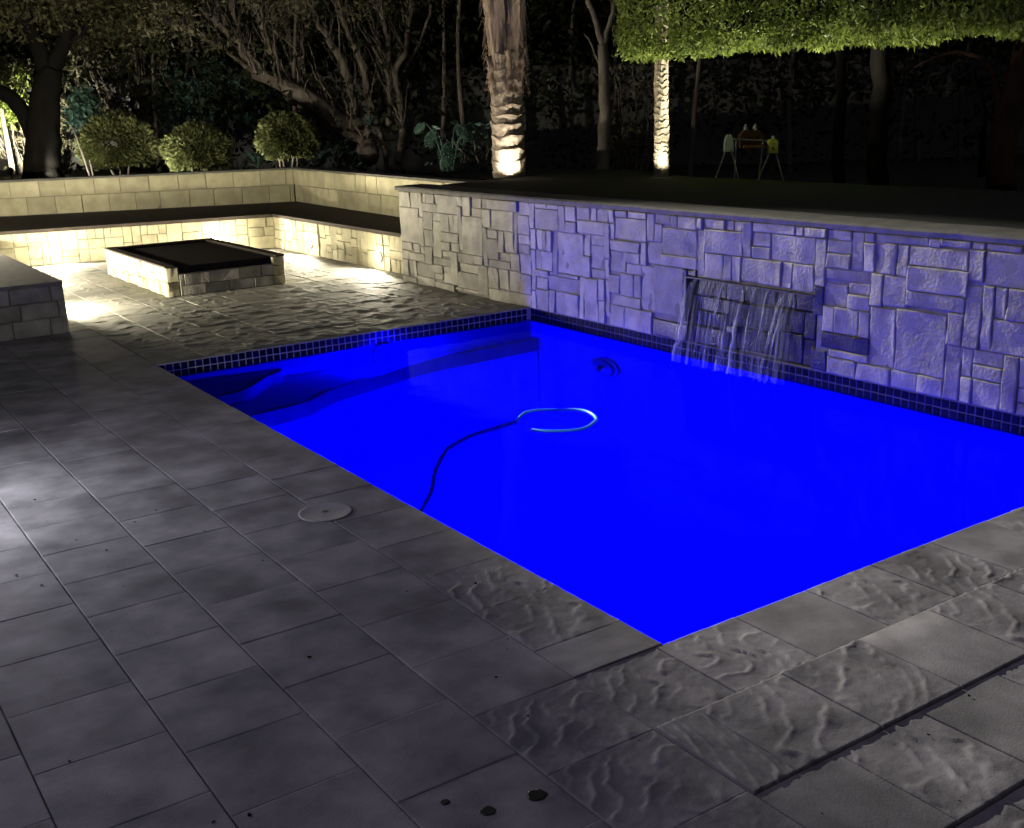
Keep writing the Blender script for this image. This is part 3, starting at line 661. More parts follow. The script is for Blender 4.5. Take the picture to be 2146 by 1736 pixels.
# ------------------------------------------------------------------ small things on the deck and in the pool
sl=empty('skimmer_lid',(-.335,1.76,-.0035)); tag(sl,'round pale plastic lid set in the paving beside the pool','lid')
a=MB(); a.lathe([(.0,.0),(.113,.0),(.115,.006),(.108,.0085),(.104,.007),(.02,.0085),(.0001,.0085)],seg=40); a.build('lid_disc',M['lid'],sl,True)
a=MB(); a.lathe([(.0001,.0086),(.014,.0086),(.014,.0092),(.0001,.0092)],seg=16); a.build('finger_hole',M['black'],sl)
def spot_(px,py,rx,ry,label):
    d=(FWD+RIGHT*((px-1073)/FOC)+DOWN*((py-868)/FOC)); p=CAM+d*((.0-CAM.z)/d.z)
    a=MB(); n=26; r=random.Random(px); top=[];
    for k in range(n):
        t=2*math.pi*k/n; q=1+.16*noise.noise(Vector((math.cos(t)*1.5,math.sin(t)*1.5,px)))
        top.append((rx*q*math.cos(t),ry*q*math.sin(t)))
    a.v=[(x,y,.0) for x,y in top]+[(x*.85,y*.85,.0016) for x,y in top]; a.f=[(k,(k+1)%n,n+(k+1)%n,n+k) for k in range(n)]+[tuple(range(n,2*n))]
    o=a.build('wet_spot',M['stain'],None,False,(p.x,p.y,.0012)); tag(o,label,'stain','dark wet spots on the paving')
spot_(1125,1667,.026,.024,'largest of the three dark wet spots on the paving')
spot_(1023,1700,.020,.019,'middle-sized dark wet spot on the paving, lowest of the three')
spot_(932,1682,.013,.011,'smallest of the three dark wet spots on the paving')

hz=empty('pool_hose',(0,0,ZW)); tag(hz,'long suction hose of the pool cleaner snaking and looping in the blue water','hose')
pts=[(.02,1.72,-.16),(.14,1.86,-.10),(.38,2.11,-.07),(.55,2.35,-.05),(.75,2.57,-.03)]
def hose(pts,r,mt):
    c=spline(pts,10); a=MB(); rad=[r*(1.06 if i%2 else .96) for i in range(len(c))]; a.tube(c,rad,10); a.build('hose_section',mt,hz,True)
hose(pts,.012,M['hose_dark'])
hose([(.75,2.57,-.03),(.98,2.67,-.022),(1.18,2.70,-.020),(1.31,2.72,-.016)],.012,M['hose_dark'])
hose([(1.31,2.72,-.016),(1.41,2.785,.0),(1.5,2.79,.002),(1.58,2.77,-.004),(1.65,2.74,-.012),(1.7,2.68,-.006),(1.715,2.6,.002),(1.70,2.5,.004),(1.65,2.40,.004),(1.60,2.36,.004),(1.53,2.32,.002),(1.46,2.31,.0),(1.38,2.34,.0),(1.30,2.41,-.002),(1.27,2.5,-.008)],.0105,M['hose_lit'])
cl=empty('pool_cleaner',(3.13,4.18,-.34)); cl.scale=(.5,1.1,.5); tag(cl,'dark pool cleaner clinging to the pool side under water','pool cleaner')
a=MB(); 
a.tube([(-.01,0,0),(-.06,0,0),(-.09,0,0)],[.13,.12,.05],20); a.build('cleaner_body',M['cleaner'],cl,True)
a=MB(); a.tube([(0,0,0),(.03,0,0)],[.16,.16],24); a.build('cleaner_skirt',M['cleaner'],cl,True)
a=MB(); a.tube([(-.09,0,0),(-.13,-.03,.05),(-.17,-.06,.06)],[.03,.025,.022],10); a.build('hose_cuff',M['black'],cl,True)

# ------------------------------------------------------------------ vegetation helpers
def leaves(name, pts, size, mt, parent=None, down=0.0, aspect=.45, seed=0, outward=None, smooth=False):
    r=np.random.default_rng(seed); P=np.asarray(pts,float); n=len(P)
    d=r.normal(size=(n,3)); d[:,2]-=down; d/=np.linalg.norm(d,axis=1)[:,None]+1e-9
    w=r.normal(size=(n,3))
    if outward is not None: w=np.cross(d, outward+.5*r.normal(size=(n,3)))
    else: w=np.cross(d,w)
    w/=np.linalg.norm(w,axis=1)[:,None]+1e-9
    s=size*(.45+1.1*r.random(n)**1.6)[:,None]*1.15; nn=np.cross(d,w)*s*.12
    V=np.empty((n,4,3)); V[:,0]=P; V[:,1]=P+d*s*.5+w*s*aspect*.5-nn; V[:,2]=P+d*s; V[:,3]=P+d*s*.5-w*s*aspect*.5-nn
    me=bpy.data.meshes.new(name); me.vertices.add(4*n); me.vertices.foreach_set('co',V.reshape(-1))
    F=np.empty((n,2,3),np.int32); b=np.arange(n)*4; F[:,0]=np.stack([b,b+1,b+2],1); F[:,1]=np.stack([b,b+2,b+3],1)
    me.loops.add(6*n); me.loops.foreach_set('vertex_index',F.reshape(-1)); me.polygons.add(2*n)
    me.polygons.foreach_set('loop_start',np.arange(2*n,dtype=np.int32)*3); me.update(calc_edges=True)
    me.materials.append(mt)
    return link(name,me,parent)
def clumps(c, rad, n, k, spread, seed, shell=.55):
    """n leaf positions in k clumps through an ellipsoid"""
    r=np.random.default_rng(seed); u=r.normal(size=(k,3)); u/=np.linalg.norm(u,axis=1)[:,None]
    u*= (shell+(1-shell)*r.random((k,1))**.5); cc=np.array(c)+u*np.array(rad)
    i=r.integers(0,k,n); return cc[i]+r.normal(size=(n,3))*spread
def limb(pts, r0, r1, mt, parent, name='branch', seg=8, wob=.02, n=5, seed=0):
    c=spline(pts,n); k=len(c); o=[]
    for i,p in enumerate(c):
        t=i/(k-1); o.append(p+Vector((noise.noise(Vector((i*.5,seed,0))),noise.noise(Vector((i*.5,seed,5))),0))*wob)
    a=MB(); a.tube(o,[(r0+(r1-r0)*i/(k-1))*(1+.12*noise.noise(Vector((i*.8,seed,9)))) for i in range(k)],seg); return a.build(name,mt,parent,True)
def plant(name,label,cat,group=None):
    o=empty(name); tag(o,label,cat,group); return o

# round clipped bushes behind the far bench
def bush(px,py,depth,rx,rz,seed,label,n=15000):
    o=plant('round_bush',label,'bush','round clipped bushes behind the far bench'); c=at(px,py,depth)
    r=np.random.default_rng(seed); u=r.normal(size=(n,3)); u/=np.linalg.norm(u,axis=1)[:,None]; u[:,2]=np.where(u[:,2]<-.7,-.7*r.random(n),u[:,2])
    nz=np.array([1+.2*noise.noise(Vector((p*2.6))+Vector((seed,0,0))) + .07*noise.noise(Vector((p*9.0))) for p in u])
    P=np.array(c)+u*np.array([rx,rx,rz])*(nz*(.80+.2*r.random(n)))[:,None]
    leaves('foliage',P,.044,M['topleaf'],o,.0,.6,seed,u)
    gz=garden_z(c.x,c.y)
    for k in range(4):
        a=k*1.7+seed; limb([(c.x+.08*math.cos(a),c.y+.08*math.sin(a),gz-.02),(c.x+.16*math.cos(a),c.y+.16*math.sin(a),c.z-.25),(c.x+.3*math.cos(a),c.y+.3*math.sin(a),c.z+.05)],.02,.01,M['palebark'],o,'stem',6,.02,5,k)
bush(246,304,16.3,.52,.42,1,'yellow-green round bush with its left side lit, beside the slanting thin stems')
bush(412,316,16.2,.46,.34,2,'round clipped bush between the leftmost round bush and the strappy-leaved plant')
bush(602,294,16.4,.41,.35,3,'round bush in dimmer light beside the leaning many-stemmed tree')
# dark leaning tree at the left
lt=plant('dark_tree','big dark tree in silhouette at the left behind the far bench, one limb bending aside','tree')
D0=16.0
limb([at(92,400,D0),at(90,330,D0),at(92,250,D0),at(98,185,D0),at(108,145,D0)],.29,.16,M['darkbark'],lt,'trunk',12,.03)
limb([at(104,170,D0),at(85,110,D0),at(60,50,D0),at(30,-20,D0),at(10,-90,D0)],.14,.07,M['darkbark'],lt)
limb([at(106,155,D0),at(132,95,D0),at(150,30,D0),at(170,-60,D0)],.12,.06,M['darkbark'],lt)
limb([at(85,320,D0),at(62,262,D0),at(30,212,D0),at(-10,190,D0),at(-90,170,D0-.3)],.14,.09,M['darkbark'],lt)
limb([at(130,100,D0),at(210,40,D0+.3),at(300,-20,D0+.5)],.05,.02,M['darkbark'],lt)
limb([at(60,55,D0),at(-20,20,D0-.2)],.05,.03,M['darkbark'],lt)
cp=np.concatenate([clumps(at(60,-30,D0),(2.0,1.6,.75),9000,70,.16,5),clumps(at(240,5,D0+.8),(1.5,1.3,.55),7000,60,.14,6)])
leaves('crown',cp,.08,M['crownleaf'],lt,.3,.4,7)
# pale shrub lit behind it
ps=plant('pale_shrub','pale twiggy shrub brightly lit behind the dark tree at the left edge','shrub')
c=at(40,225,17.8)
for k in range(46):
    a=rnd.uniform(0,6.28); s=rnd.uniform(.1,.95); top=Vector((c.x+s*.8*math.cos(a),c.y+s*.8*math.sin(a),c.z+rnd.uniform(-.3,.75)))
    b0=Vector((c.x+.12*math.cos(a),c.y+.12*math.sin(a),garden_z(c.x,c.y)))
    limb([b0,b0.lerp(top,.5)+Vector((rnd.uniform(-.12,.12),rnd.uniform(-.12,.12),.08)),top],.016,.005,M['palebark'],ps,'stem',5,.05,4,k)
leaves('foliage',clumps(c,(.95,.8,.75),5200,60,.09,9),.07,M['greyleaf'],ps,.2,.35,9)
leaves('foliage',clumps(at(-10,190,17.2),(.5,.5,.6),2600,30,.09,10),.07,M['canopyleaf'],ps,.2,.45,10)
# thin young stems
sp=plant('young_tree','young tree with two thin pale slanting stems beside the dark tree','tree')
limb([at(190,372,15.9),at(178,335,15.9),at(165,300,15.9),at(152,265,16)],.022,.014,M['palebark'],sp,'trunk',7,.008)
limb([at(196,372,16),at(186,320,16),at(174,275,16.1),at(160,225,16.2)],.018,.010,M['palebark'],sp,'trunk',7,.008)
leaves('crown',np.concatenate([clumps(at(168,230,16.2),(.18,.2,.32),900,24,.05,12),clumps(at(178,300,16.1),(.12,.12,.22),220,8,.04,13)]),.08,M['coldleaf'],sp,.6,.5,12)
# dim shrubs filling the bed behind the bushes
def dim_shrub(px,py,depth,rx,rz,n,seed,label,mt,twigs=10):
    o=plant('shrub',label,'shrub','dim shrubs in the bed'); c=at(px,py,depth); gz=garden_z(c.x,c.y)
    leaves('foliage',clumps(c,(rx,rx*.7,rz),n,max(12,n//70),.10,seed),.075,mt,o,.4,.42,seed)
    for k in range(twigs):
        a=k*2.4; e=Vector((c.x+rx*.8*math.cos(a),c.y+rx*.4*math.sin(a),c.z+rz*(.2+.8*((k*37)%10)/10))); b0=Vector((c.x+.15*math.cos(a),c.y+.1*math.sin(a),gz))
        limb([b0,b0.lerp(e,.5)+Vector((.05,0,.05)),e],.018,.006,M['bark'],o,'stem',5,.05,4,seed+k)
dim_shrub(440,215,18.2,1.0,.6,2600,101,'dim blue-green shrub above the middle round bush',M['coldleaf'])
dim_shrub(265,170,18.6,1.1,1.1,3200,102,'tall brownish twiggy shrub rising behind the lit left round bush',M['greyleaf'],26)
dim_shrub(560,240,18.4,.7,.4,1300,103,'low dark-leaved shrub directly under the leaning limb',M['coldleaf'],6)
dim_shrub(690,330,17.6,.6,.3,700,104,'small low shrub at the foot of the leaning tree',M['coldleaf'],4)
dim_shrub(1000,330,14.0,.45,.3,420,105,'sparse twiggy shrub between the split-leaf plant and the thick palm',M['coldleaf'],9)
dim_shrub(1330,255,15.5,.45,.8,700,106,'sparse leafy shrub between the slim tree and the slender palm',M['greyleaf'],9)
# strappy plants
def straps(px,py,depth,n,ln,mt,label,seed,w=.022,group=None):
    o=plant('strap_leaf_plant',label,'plant',group); r=random.Random(seed); c=at(px,py,depth); c.z=max(c.z,garden_z(c.x,c.y)-.05)
    for k in range(n):
        a=r.uniform(0,6.28); L=ln*r.uniform(.6,1.1); el=r.uniform(.5,1.35); v=[];f=[]; m=7; side=Vector((-math.sin(a),math.cos(a),0))
        for i in range(m+1):
            t=i/m; rr=L*t*math.cos(el); z=L*(t*math.sin(el)-.55*t*t); p=Vector((c.x+rr*math.cos(a),c.y+rr*math.sin(a),c.z+z)); ww=w*(1-t**2)*(.5+t) + .001
            v+= [p-side*ww, p-Vector((0,0,ww*.4)), p+side*ww]
        for i in range(m):
            b=3*i; f+=[(b,b+1,b+4,b+3),(b+1,b+2,b+5,b+4)]
        link('leaf',mesh('leaf',v,f,mt,True),o)
straps(540,352,15.4,22,.62,M['coldleaf'],'fan of arching strap leaves between two round bushes',3)
straps(380,262,17.5,16,.7,M['coldleaf'],'strap-leaved plant showing above the middle round bush',4)
straps(520,262,17.0,14,.6,M['coldleaf'],'small strap-leaved plant in shade just left of the dim round bush',14)
straps(752,356,14.9,10,.26,M['coldleaf'],'small tuft of strap leaves peeping over the bench wall under the leaning tree',6,.03)
straps(775,262,15.4,12,.42,M['coldleaf'],'tuft of strap leaves in the fork of the leaning tree',8,.02)
# split-leaf philodendron
ph=plant('split_leaf_plant','large split-leaf plant with drooping fingered leaves left of the thick palm','plant')
def split_leaf(c,L,Wd,rx,rz,tilt):
    v=[(0,0,0)];n=13; out=[]
    for s in (1,-1):
        for i in range(n):
            t=i/n; w=Wd*math.sin(math.pi*min(1,t*.9+.12))**.7
            out.append((s,i,t,w))
    mb=MB(); n=8
    for s in (1,-1):
        for i in range(n):
            t=i/n; w=Wd*math.sin(math.pi*min(1,t*.88+.12))**.8; t2=t+.5/n
            a=(0,-.0,-L*t); b=(0,0,-L*(t2+.012)); e1=(s*w,.03*w/Wd*L+.05*w,-L*(t+.17)); e2=(s*w*.86,.05*w,-L*(t+.22))
            m1=(s*w*.5,-.02,-L*(t+.06)); m2=(s*w*.5,-.02,-L*(t2+.08))
            mb.add([a,b,m1,m2,e1,e2],[(0,1,3,2),(2,3,5,4)] if s<0 else [(0,2,3,1),(2,4,5,3)])
    mb.tube([(0,.0,.0),(0,-.004,-L*.5),(0,.0,-L*1.02)],[.006,.005,.002],5)
    o=mb.build('leaf',M['coldleaf'],ph,True,c); o.rotation_euler=(tilt,rx,rz); return o
fa_=math.atan2(-FWD.x,FWD.y)
for px,py,d,L,Wd,rx,rz,ti in ((938,318,12.4,.30,.10,.15,.2,-.35),(912,292,12.6,.22,.085,.35,-.3,-.3),(955,283,12.8,.20,.08,-.7,.3,-.4),(892,280,12.9,.17,.06,.9,-.5,-.2),(972,300,13,.16,.06,-1.0,.6,-.2),(930,350,12.3,.16,.07,-.2,-.2,-.4)):
    c=at(px,py-22,d); split_leaf(c,L,Wd,rx,fa_+rz,ti)
    b0=at(945,385,13.0); limb([b0,b0.lerp(c,.6)+Vector((0,0,.12)),c],.012,.007,M['coldleaf'],ph,'leaf_stalk',5,.0,4)
# leaning many-stemmed tree
mt_=plant('leaning_tree','large many-stemmed tree leaning left with bare brown limbs behind the bench corner','tree')
DT=17.2
def PP(l,d=DT): return [at(x,y,d+.25*math.sin(i*1.3)) for i,(x,y) in enumerate(l)]
L1=[(772,330),(765,292),(720,262),(660,215),(610,187),(560,162),(530,150),(505,100),(470,60),(430,25),(400,-30)]
LB=[(L1,.17,.04),([(760,296),(700,258),(655,240),(600,205)],.07,.03),([(750,262),(745,247),(738,205),(730,172),(717,131),(684,73),(659,35),(640,-20)],.085,.045),
    ([(768,285),(780,232),(768,202),(766,164),(745,101),(725,60),(710,10),(700,-40)],.06,.04),([(835,340),(843,285),(841,227),(828,151),(849,113),(854,76),(862,25),(870,-40)],.06,.035),
    ([(810,330),(800,295),(790,267),(770,262)],.05,.03),([(815,260),(818,215),(816,174),(813,88),(800,30),(785,-40)],.045,.03),([(735,255),(700,230),(670,222)],.05,.03),
    ([(560,165),(520,110),(500,70),(488,20),(470,-40)],.05,.03),([(610,190),(585,140),(560,95),(545,40),(520,-40)],.055,.03),([(655,215),(640,160),(610,90),(590,30),(575,-40)],.045,.025),
    ([(530,152),(480,110),(420,75),(380,55),(340,50)],.045,.02),([(845,150),(870,110),(890,60),(905,10)],.03,.02)]
for i,(l,a,b_) in enumerate(LB): limb(PP(l),a,b_,M['bark'],mt_,'limb',8,.035,5,i)
tw=MB()
for k in range(420):
    src=LB[rnd.choice([0,0,0,2,3,4,6,8,9,10,11])][0]; i=rnd.randrange(1,len(src)-1); t=rnd.random(); x=src[i][0]*(1-t)+src[i+1][0]*t; y=src[i][1]*(1-t)+src[i+1][1]*t
    d=DT+rnd.uniform(-.4,.5); ln=rnd.uniform(50,170); lean=rnd.uniform(-.65,.08)
    p=[at(x,y,d),at(x+lean*ln*.4+rnd.uniform(-8,8),y-ln*.45,d),at(x+lean*ln+rnd.uniform(-14,14),y-ln,d+rnd.uniform(-.2,.2))]
    c=spline(p,5); c=[q+Vector((rnd.uniform(-.015,.015),rnd.uniform(-.015,.015),0)) for q in c]; r0=rnd.uniform(.006,.02); tw.tube(c,[r0*(1-.7*j/(len(c)-1)) for j in range(len(c))],5)
tag(tw.build('twigs',M['bark'],mt_,True),kind='stuff')
cp=np.concatenate([clumps(at(500,40,DT),(1.7,1.2,.55),3200,80,.10,15),clumps(at(720,-10,DT),(1.9,1.2,.4),2600,60,.10,16)])
leaves('crown',cp,.07,M['greyleaf'],mt_,.3,.4,15)
# slim pale tree between the palms
st=plant('slim_tree','slim pale-barked tree forking high up, between the two palm trunks','tree')
DS=14.2
limb([at(1262,400,DS),at(1263,340,DS),at(1268,250,DS),at(1266,170,DS),at(1263,95,DS)],.095,.062,M['palebark'],st,'trunk',10,.02)
limb([at(1264,100,DS),at(1250,50,DS),at(1230,-10,DS),at(1215,-80,DS)],.045,.03,M['palebark'],st)
limb([at(1264,98,DS),at(1278,50,DS),at(1290,0,DS),at(1300,-80,DS)],.042,.025,M['palebark'],st)
limb([at(1262,150,DS),at(1240,95,DS+.2),at(1225,70,DS+.3)],.02,.01,M['palebark'],st)
leaves('crown',clumps(at(1260,-110,DS),(1.2,1.2,.5),3000,50,.12,17),.09,M['darkleaf'],st,.3,.4,17)

# ------------------------------------------------------------------ palms and their uplights
def uplight(p,label,target,power,cone,col):
    o=plant('ground_uplight',label,'spotlight','ground uplights at the foot of the trunks'); p=Vector(p)-Vector((0,0,.062)); o.location=p
    a=MB(); a.lathe([(.0001,0),(.045,0),(.048,.05),(.04,.052),(.0001,.05)],seg=16); a.build('light_housing',M['black'],o,True)
    a=MB(); a.lathe([(.0001,.0525),(.036,.0525),(.036,.0545),(.0001,.0545)],seg=16); a.build('light_lens',M['warm_lens'],o)
    spot_lamp('uplight_lamp',(0,0,.075),Vector(target)-Vector(p),power,col,cone,.35,.03,o)
pc=Vector((4.55,7.5,.90)); tocam=(CAM-pc); tocam.z=0; tocam.normalize(); az0=math.atan2(tocam.y,tocam.x)
pm=plant('palm_tree','thick palm with stepped leaf scars and split fibrous leaf bases, lit from its foot','palm tree'); pm.location=pc
def palm_trunk(h,r0,r1,step,amp,seg,seed):
    v=[];f=[]; prof=[]; z=0
    r=random.Random(seed)
    while z<h:
        s=step*r.uniform(.75,1.3); prof += [(z,-amp*.7),(z+s*.45,-amp*.1),(z+s*.86,amp),(z+s*.94,amp*.55),(z+s*.985,-amp*.6)]; z+=s
    for zi,da in prof:
        t=zi/h; R=r0+(r1-r0)*t
        for k in range(seg):
            a=2*math.pi*k/seg; n=noise.noise(Vector((math.cos(a)*1.6,math.sin(a)*1.6,zi*7+seed)))*1.3
            n2=noise.noise(Vector((math.cos(a)*5,math.sin(a)*5,zi*9+seed)))
            rr=R+da*(1+.7*n)+.010*n2; v.append((rr*math.cos(a),rr*math.sin(a),zi-.035*math.cos(a-az0)*(amp/.016)+.03*n))
    k=len(prof)
    f=[(i*seg+j,i*seg+(j+1)%seg,(i+1)*seg+(j+1)%seg,(i+1)*seg+j) for i in range(k-1) for j in range(seg)]+[tuple((k-1)*seg+j for j in range(seg))]
    return mesh('trunk',v,f,M['palm'],False)
link('trunk',palm_trunk(1.18,.172,.16,.118,.009,44,3),pm)
a=MB(); a.tube([(0,0,1.1),(.01,.0,1.8),(0,.01,2.9)],[.12,.10,.09],14); a.build('heart',M['fibre'],pm,True)
def leaf_base(az,z0,z1,r0,r1,w0,w1,th,seed,name='leaf_base'):
    m=18; v=[];f=[]; ca,sa=math.cos(az),math.sin(az); rad=Vector((ca,sa,0)); tan=Vector((-sa,ca,0)); K=7
    for i in range(m+1):
        t=i/m; z=z0+(z1-z0)*t; R=r0+(r1-r0)*t**1.3; w=w0+(w1-w0)*t**.7; 
        for j in range(K):
            q=2*j/(K-1)-1; jag=.026*noise.noise(Vector((q*5,t*9,seed)))+.012*noise.noise(Vector((q*14,t*22,seed)))
            v.append(rad*(R+th*(1-q*q)-.04*q*q+jag)+tan*(q*w+.028*noise.noise(Vector((t*6,seed,q*.5)))+math.sin(az-az0)*.05*t)+Vector((0,0,z+(.05*noise.noise(Vector((q*5,seed,3))) if i in (0,m) else 0))))
        for j in range(K):
            q=2*j/(K-1)-1; v.append(rad*(R-.02-.04*q*q)+tan*(q*w*.9)+Vector((0,0,z)))
    for i in range(m):
        for j in range(2*K-1):
            if j==K-1: continue
            b=i*2*K+j; q=(b,b+1,b+2*K+1,b+2*K); f.append(q if j<K else q[::-1])
    return link(name,mesh(name,v,f,M['fibre'],True),pm)
k=0
for z0,z1,off,dirs in ((.88,1.22,0,(-1.9,-.9,.15,.95,2.0,3.1)),(1.0,2.2,0,(-.78,.74,1.5,-1.5,2.4,-2.4,3.1)),(1.25,2.7,0,(-1.05,1.1,-.52,2.1,-2.0))):
    for dz in dirs:
        k+=1; tall=z1-z0>.6
        leaf_base(az0+dz,z0+rnd.uniform(-.04,.04),z1+rnd.uniform(-.06,.1),.155 if not tall else .13,(.19 if not tall else .235),.085,(.03 if not tall else .042),.03,k)
fr=MB()
for i in range(240):
    a=az0+rnd.uniform(-1.7,1.7); z=rnd.uniform(.9,2.0); rr=.17+.05*(z-.9)
    p=Vector((rr*math.cos(a),rr*math.sin(a),z)); q=p+Vector((math.cos(a)*.04+rnd.uniform(-.02,.02),math.sin(a)*.04+rnd.uniform(-.02,.02),rnd.uniform(-.26,.08)))
    fr.tube([p,p.lerp(q,.5)+Vector((.005,.0,.01)),q],[.003,.0025,.001],4)
tag(fr.build('fibres',M['fibre'],pm),kind='stuff')
def frond(az,el,L,seed):
    m=16; mb=MB(); c=[]
    for i in range(m+1):
        t=i/m; c.append(Vector((math.cos(az)*L*t*math.cos(el),math.sin(az)*L*t*math.cos(el),2.7+L*(t*math.sin(el)-.6*t*t))))
    mb.tube(c,[.03*(1-.85*i/m) for i in range(m+1)],6)
    side=Vector((-math.sin(az),math.cos(az),0))
    for i in range(2,m+1):
        for s in (1,-1):
            for kk in (0,.5):
                p=c[i-1].lerp(c[i],kk); q=p+side*s*.42*(1-.5*i/m)+Vector((math.cos(az)*.15,math.sin(az)*.15,-.12)); n=Vector((0,0,.012))
                mb.add([p,p.lerp(q,.5)+n+Vector((math.cos(az)*.018,math.sin(az)*.018,0)),q,p.lerp(q,.5)-n],[(0,1,2,3)])
    mb.build('frond',M['darkleaf'],pm,False)
for i in range(9): frond(i*.7+.2,1.2,1.9,i)
uplight(pc+tocam*.30+Vector((0,0,.02)),'small uplight hidden in the lawn at the foot of the thick palm',pc+tocam*.12+Vector((0,0,1.5)),80,150,(1,.90,.72))
p2=Vector((5.44,6.11,.90)); pm2=plant('slender_palm','slender pale ringed palm trunk rising into the clipped green canopy','palm tree'); pm2.location=p2
tocam2=(CAM-p2); tocam2.z=0; tocam2.normalize()
me=palm_trunk(1.75,.072,.062,.062,.0045,24,8); me.materials[0]=M['ringed']; link('trunk',me,pm2)
uplight(p2+tocam2*.24+Vector((.0,-.04,0))+Vector((0,0,.02)),'small uplight hidden in the lawn at the foot of the slender ringed palm',p2+tocam2*.2+Vector((.1,-.2,1.6)),46,150,(1,.93,.74))

q_=Vector((5.95,5.15,.62)); uplight(q_,'added unseen uplight behind the lawn edge, brightening the clipped canopy',q_+Vector((0,-.15,1.5)),600,130,(1,.94,.76))  # extra hidden lamp, added to brighten the canopy leaves
# ------------------------------------------------------------------ clipped canopy over the lawn
ct=plant('canopy_tree','wide flat-clipped green tree canopy over the lawn at the top right','tree')
n=84000; r=np.random.default_rng(21)
def canopy_pts(n):
    y=r.uniform(-1.2,6.72,n); x=6.0+r.uniform(-.85,.85,n); u=r.random(n)
    low=r.random(n)<.62
    edge=np.clip((6.72-y)/.4,0,1)**.5
    z=np.where(low, 2.13+.10*r.random(n)**1.5, 2.13+.95*u)
    face=~low & (r.random(n)<.8); x=np.where(face,5.12+.12*r.random(n)+(.10*(r.random(n)-.5)),x)
    zc=2.6; z=zc+(z-zc)*(.45+.55*edge)
    x=6.0+(x-6.0)*(.5+.5*edge)
    P=np.stack([x,y,z],1)
    for i in range(n):
        q=noise.noise(Vector((P[i,0]*2.2,P[i,1]*2.2,P[i,2]*2.2))); q2=noise.noise(Vector((P[i,0]*.9,P[i,1]*1.1,7))); P[i,2]+=.11*q+.12*q2; P[i,0]+=.16*q+.1*q2
        P[i,2]+= .006*(6.1-P[i,1])*0
    return P
P=canopy_pts(n)
keep=np.array([noise.noise(Vector((p[0]*5,p[1]*5,p[2]*5)))>-.33 for p in P])
leaves('crown',P[keep],.046,M['canopyleaf'],ct,.6,.42,22)
for i,(px,d,rr) in enumerate(((1842,11.5,.11),(1760,12.4,.07))):
    limb([at(px,420,d),at(px-4,300,d),at(px+4,200,d),at(px+2,90,d),at(px+14,30,d)],rr,rr*.8,M['darkbark'],ct,'trunk',10,.03,5,i)
for i in range(9):
    limb([at(1845,95,11.5),at(1845+(i-4)*60,60,11.3+.1*i),at(1845+(i-4)*130,45,11.0+.2*(i%3))],.045,.015,M['darkbark'],ct,'branch',6,.04,5,i)
# reddish tree at the right edge
rt=plant('red_barked_tree','dim reddish-brown trunk with peeling bark at the right edge behind the lawn','tree')
limb([at(2098,400,12.5),at(2100,300,12.5),at(2118,220,12.5),at(2140,130,12.5),at(2160,60,12.5)],.17,.11,M['redbark'],rt,'trunk',12,.04)
limb([at(2110,260,12.5),at(2085,180,12.6),at(2065,130,12.7),at(2000,110,12.8),at(1915,142,12.8)],.05,.012,M['redbark'],rt)
limb([at(2055,370,12.9),at(2062,240,12.9),at(2040,150,12.9)],.04,.025,M['darkbark'],rt,'branch')
leaves('crown',clumps(at(2150,20,12.5),(1.0,1.0,.5),2500,40,.1,27),.08,M['darkleaf'],rt,.3,.4,27)

# ------------------------------------------------------------------ toddler swing on the grass beyond
sw=plant('toddler_swing','small toddler swing frame with two plastic end caps on thin pipe legs, beyond the lawn','swing'); DW=12.6
def pipe(a,b,rr,mt=M['pipe'],name='leg'): q=MB(); q.tube([a,(Vector(a)+Vector(b))/2,b],rr,8); return q.build(name,mt,sw,True)
pipe(at(1522,312,DW),at(1494,390,DW),.009); pipe(at(1532,312,DW),at(1553,396,DW),.009); pipe(at(1543,296,DW+.25),at(1538,390,DW+.25),.009)
pipe(at(1614,316,DW),at(1588,380,DW),.009); pipe(at(1625,316,DW),at(1646,396,DW),.009); pipe(at(1599,298,DW+.25),at(1590,372,DW+.25),.010)
pipe(at(1528,292,DW+.03),at(1620,296,DW+.03),.010,M['pipe'],'crossbar')
def head(px,py,w,h,mt,taper):
    c=at(px,py,DW); R3=RIGHT.copy(); R3.z=0; R3.normalize(); F3=Vector((FWD.x,FWD.y,0)).normalized(); s=DW/FOC; v=[]; n=0
    prof=[(-.5,-.5),(.5,-.5),(.46,0),(.5*taper+.0,.28),(.3*taper,.46),(0,.5),(-.3*taper,.46),(-.5*taper,.28),(-.46,0)]
    q=MB(); k=len(prof)
    pts=[c+R3*(x*w*s)+Vector((0,0,z*h*s)) for x,z in prof]
    q.add([p-F3*.05 for p in pts]+[p+F3*.05 for p in pts],[tuple(range(k)),tuple(range(2*k-1,k-1,-1))]+[(i,k+i,k+(i+1)%k,(i+1)%k) for i in range(k)])
    o=q.build('end_cap',mt,sw); return c,R3,F3,s
head(1527,300,19,36,M['mint'],.72)
c,R3,F3,s=head(1619,306,20,29,M['lime'],1.0)
for dx,dz,ww in ((0,5,3.0),(-1,-5,4.4)):
    q=MB(); b_=c+R3*dx*s+Vector((0,0,dz*s))-F3*.0515; h_=ww*s/2
    q.add([b_-R3*h_-Vector((0,0,h_)),b_+R3*h_-Vector((0,0,h_)),b_+R3*h_*.6+Vector((0,0,h_)),b_-R3*h_*.5+Vector((0,0,h_))],[(0,1,2,3)]); q.build('marking',M['black'],sw)
q=MB(); p=at(1621,288,DW); q.tube([p+Vector((0,0,-.02)),p+Vector((0,0,.012)),p+Vector((0,0,.018))],[.022,.022,.01],10); q.build('knob',M['mint'],sw,True)
se=plant('swing_seat','orange-brown plastic toddler seat with a high back hanging in the small swing','swing seat')
c=at(1573,290,DW+.12); a=MB(); K=RIGHT.copy(); K.z=0; K.normalize(); F3=Vector((FWD.x,FWD.y,0)).normalized()
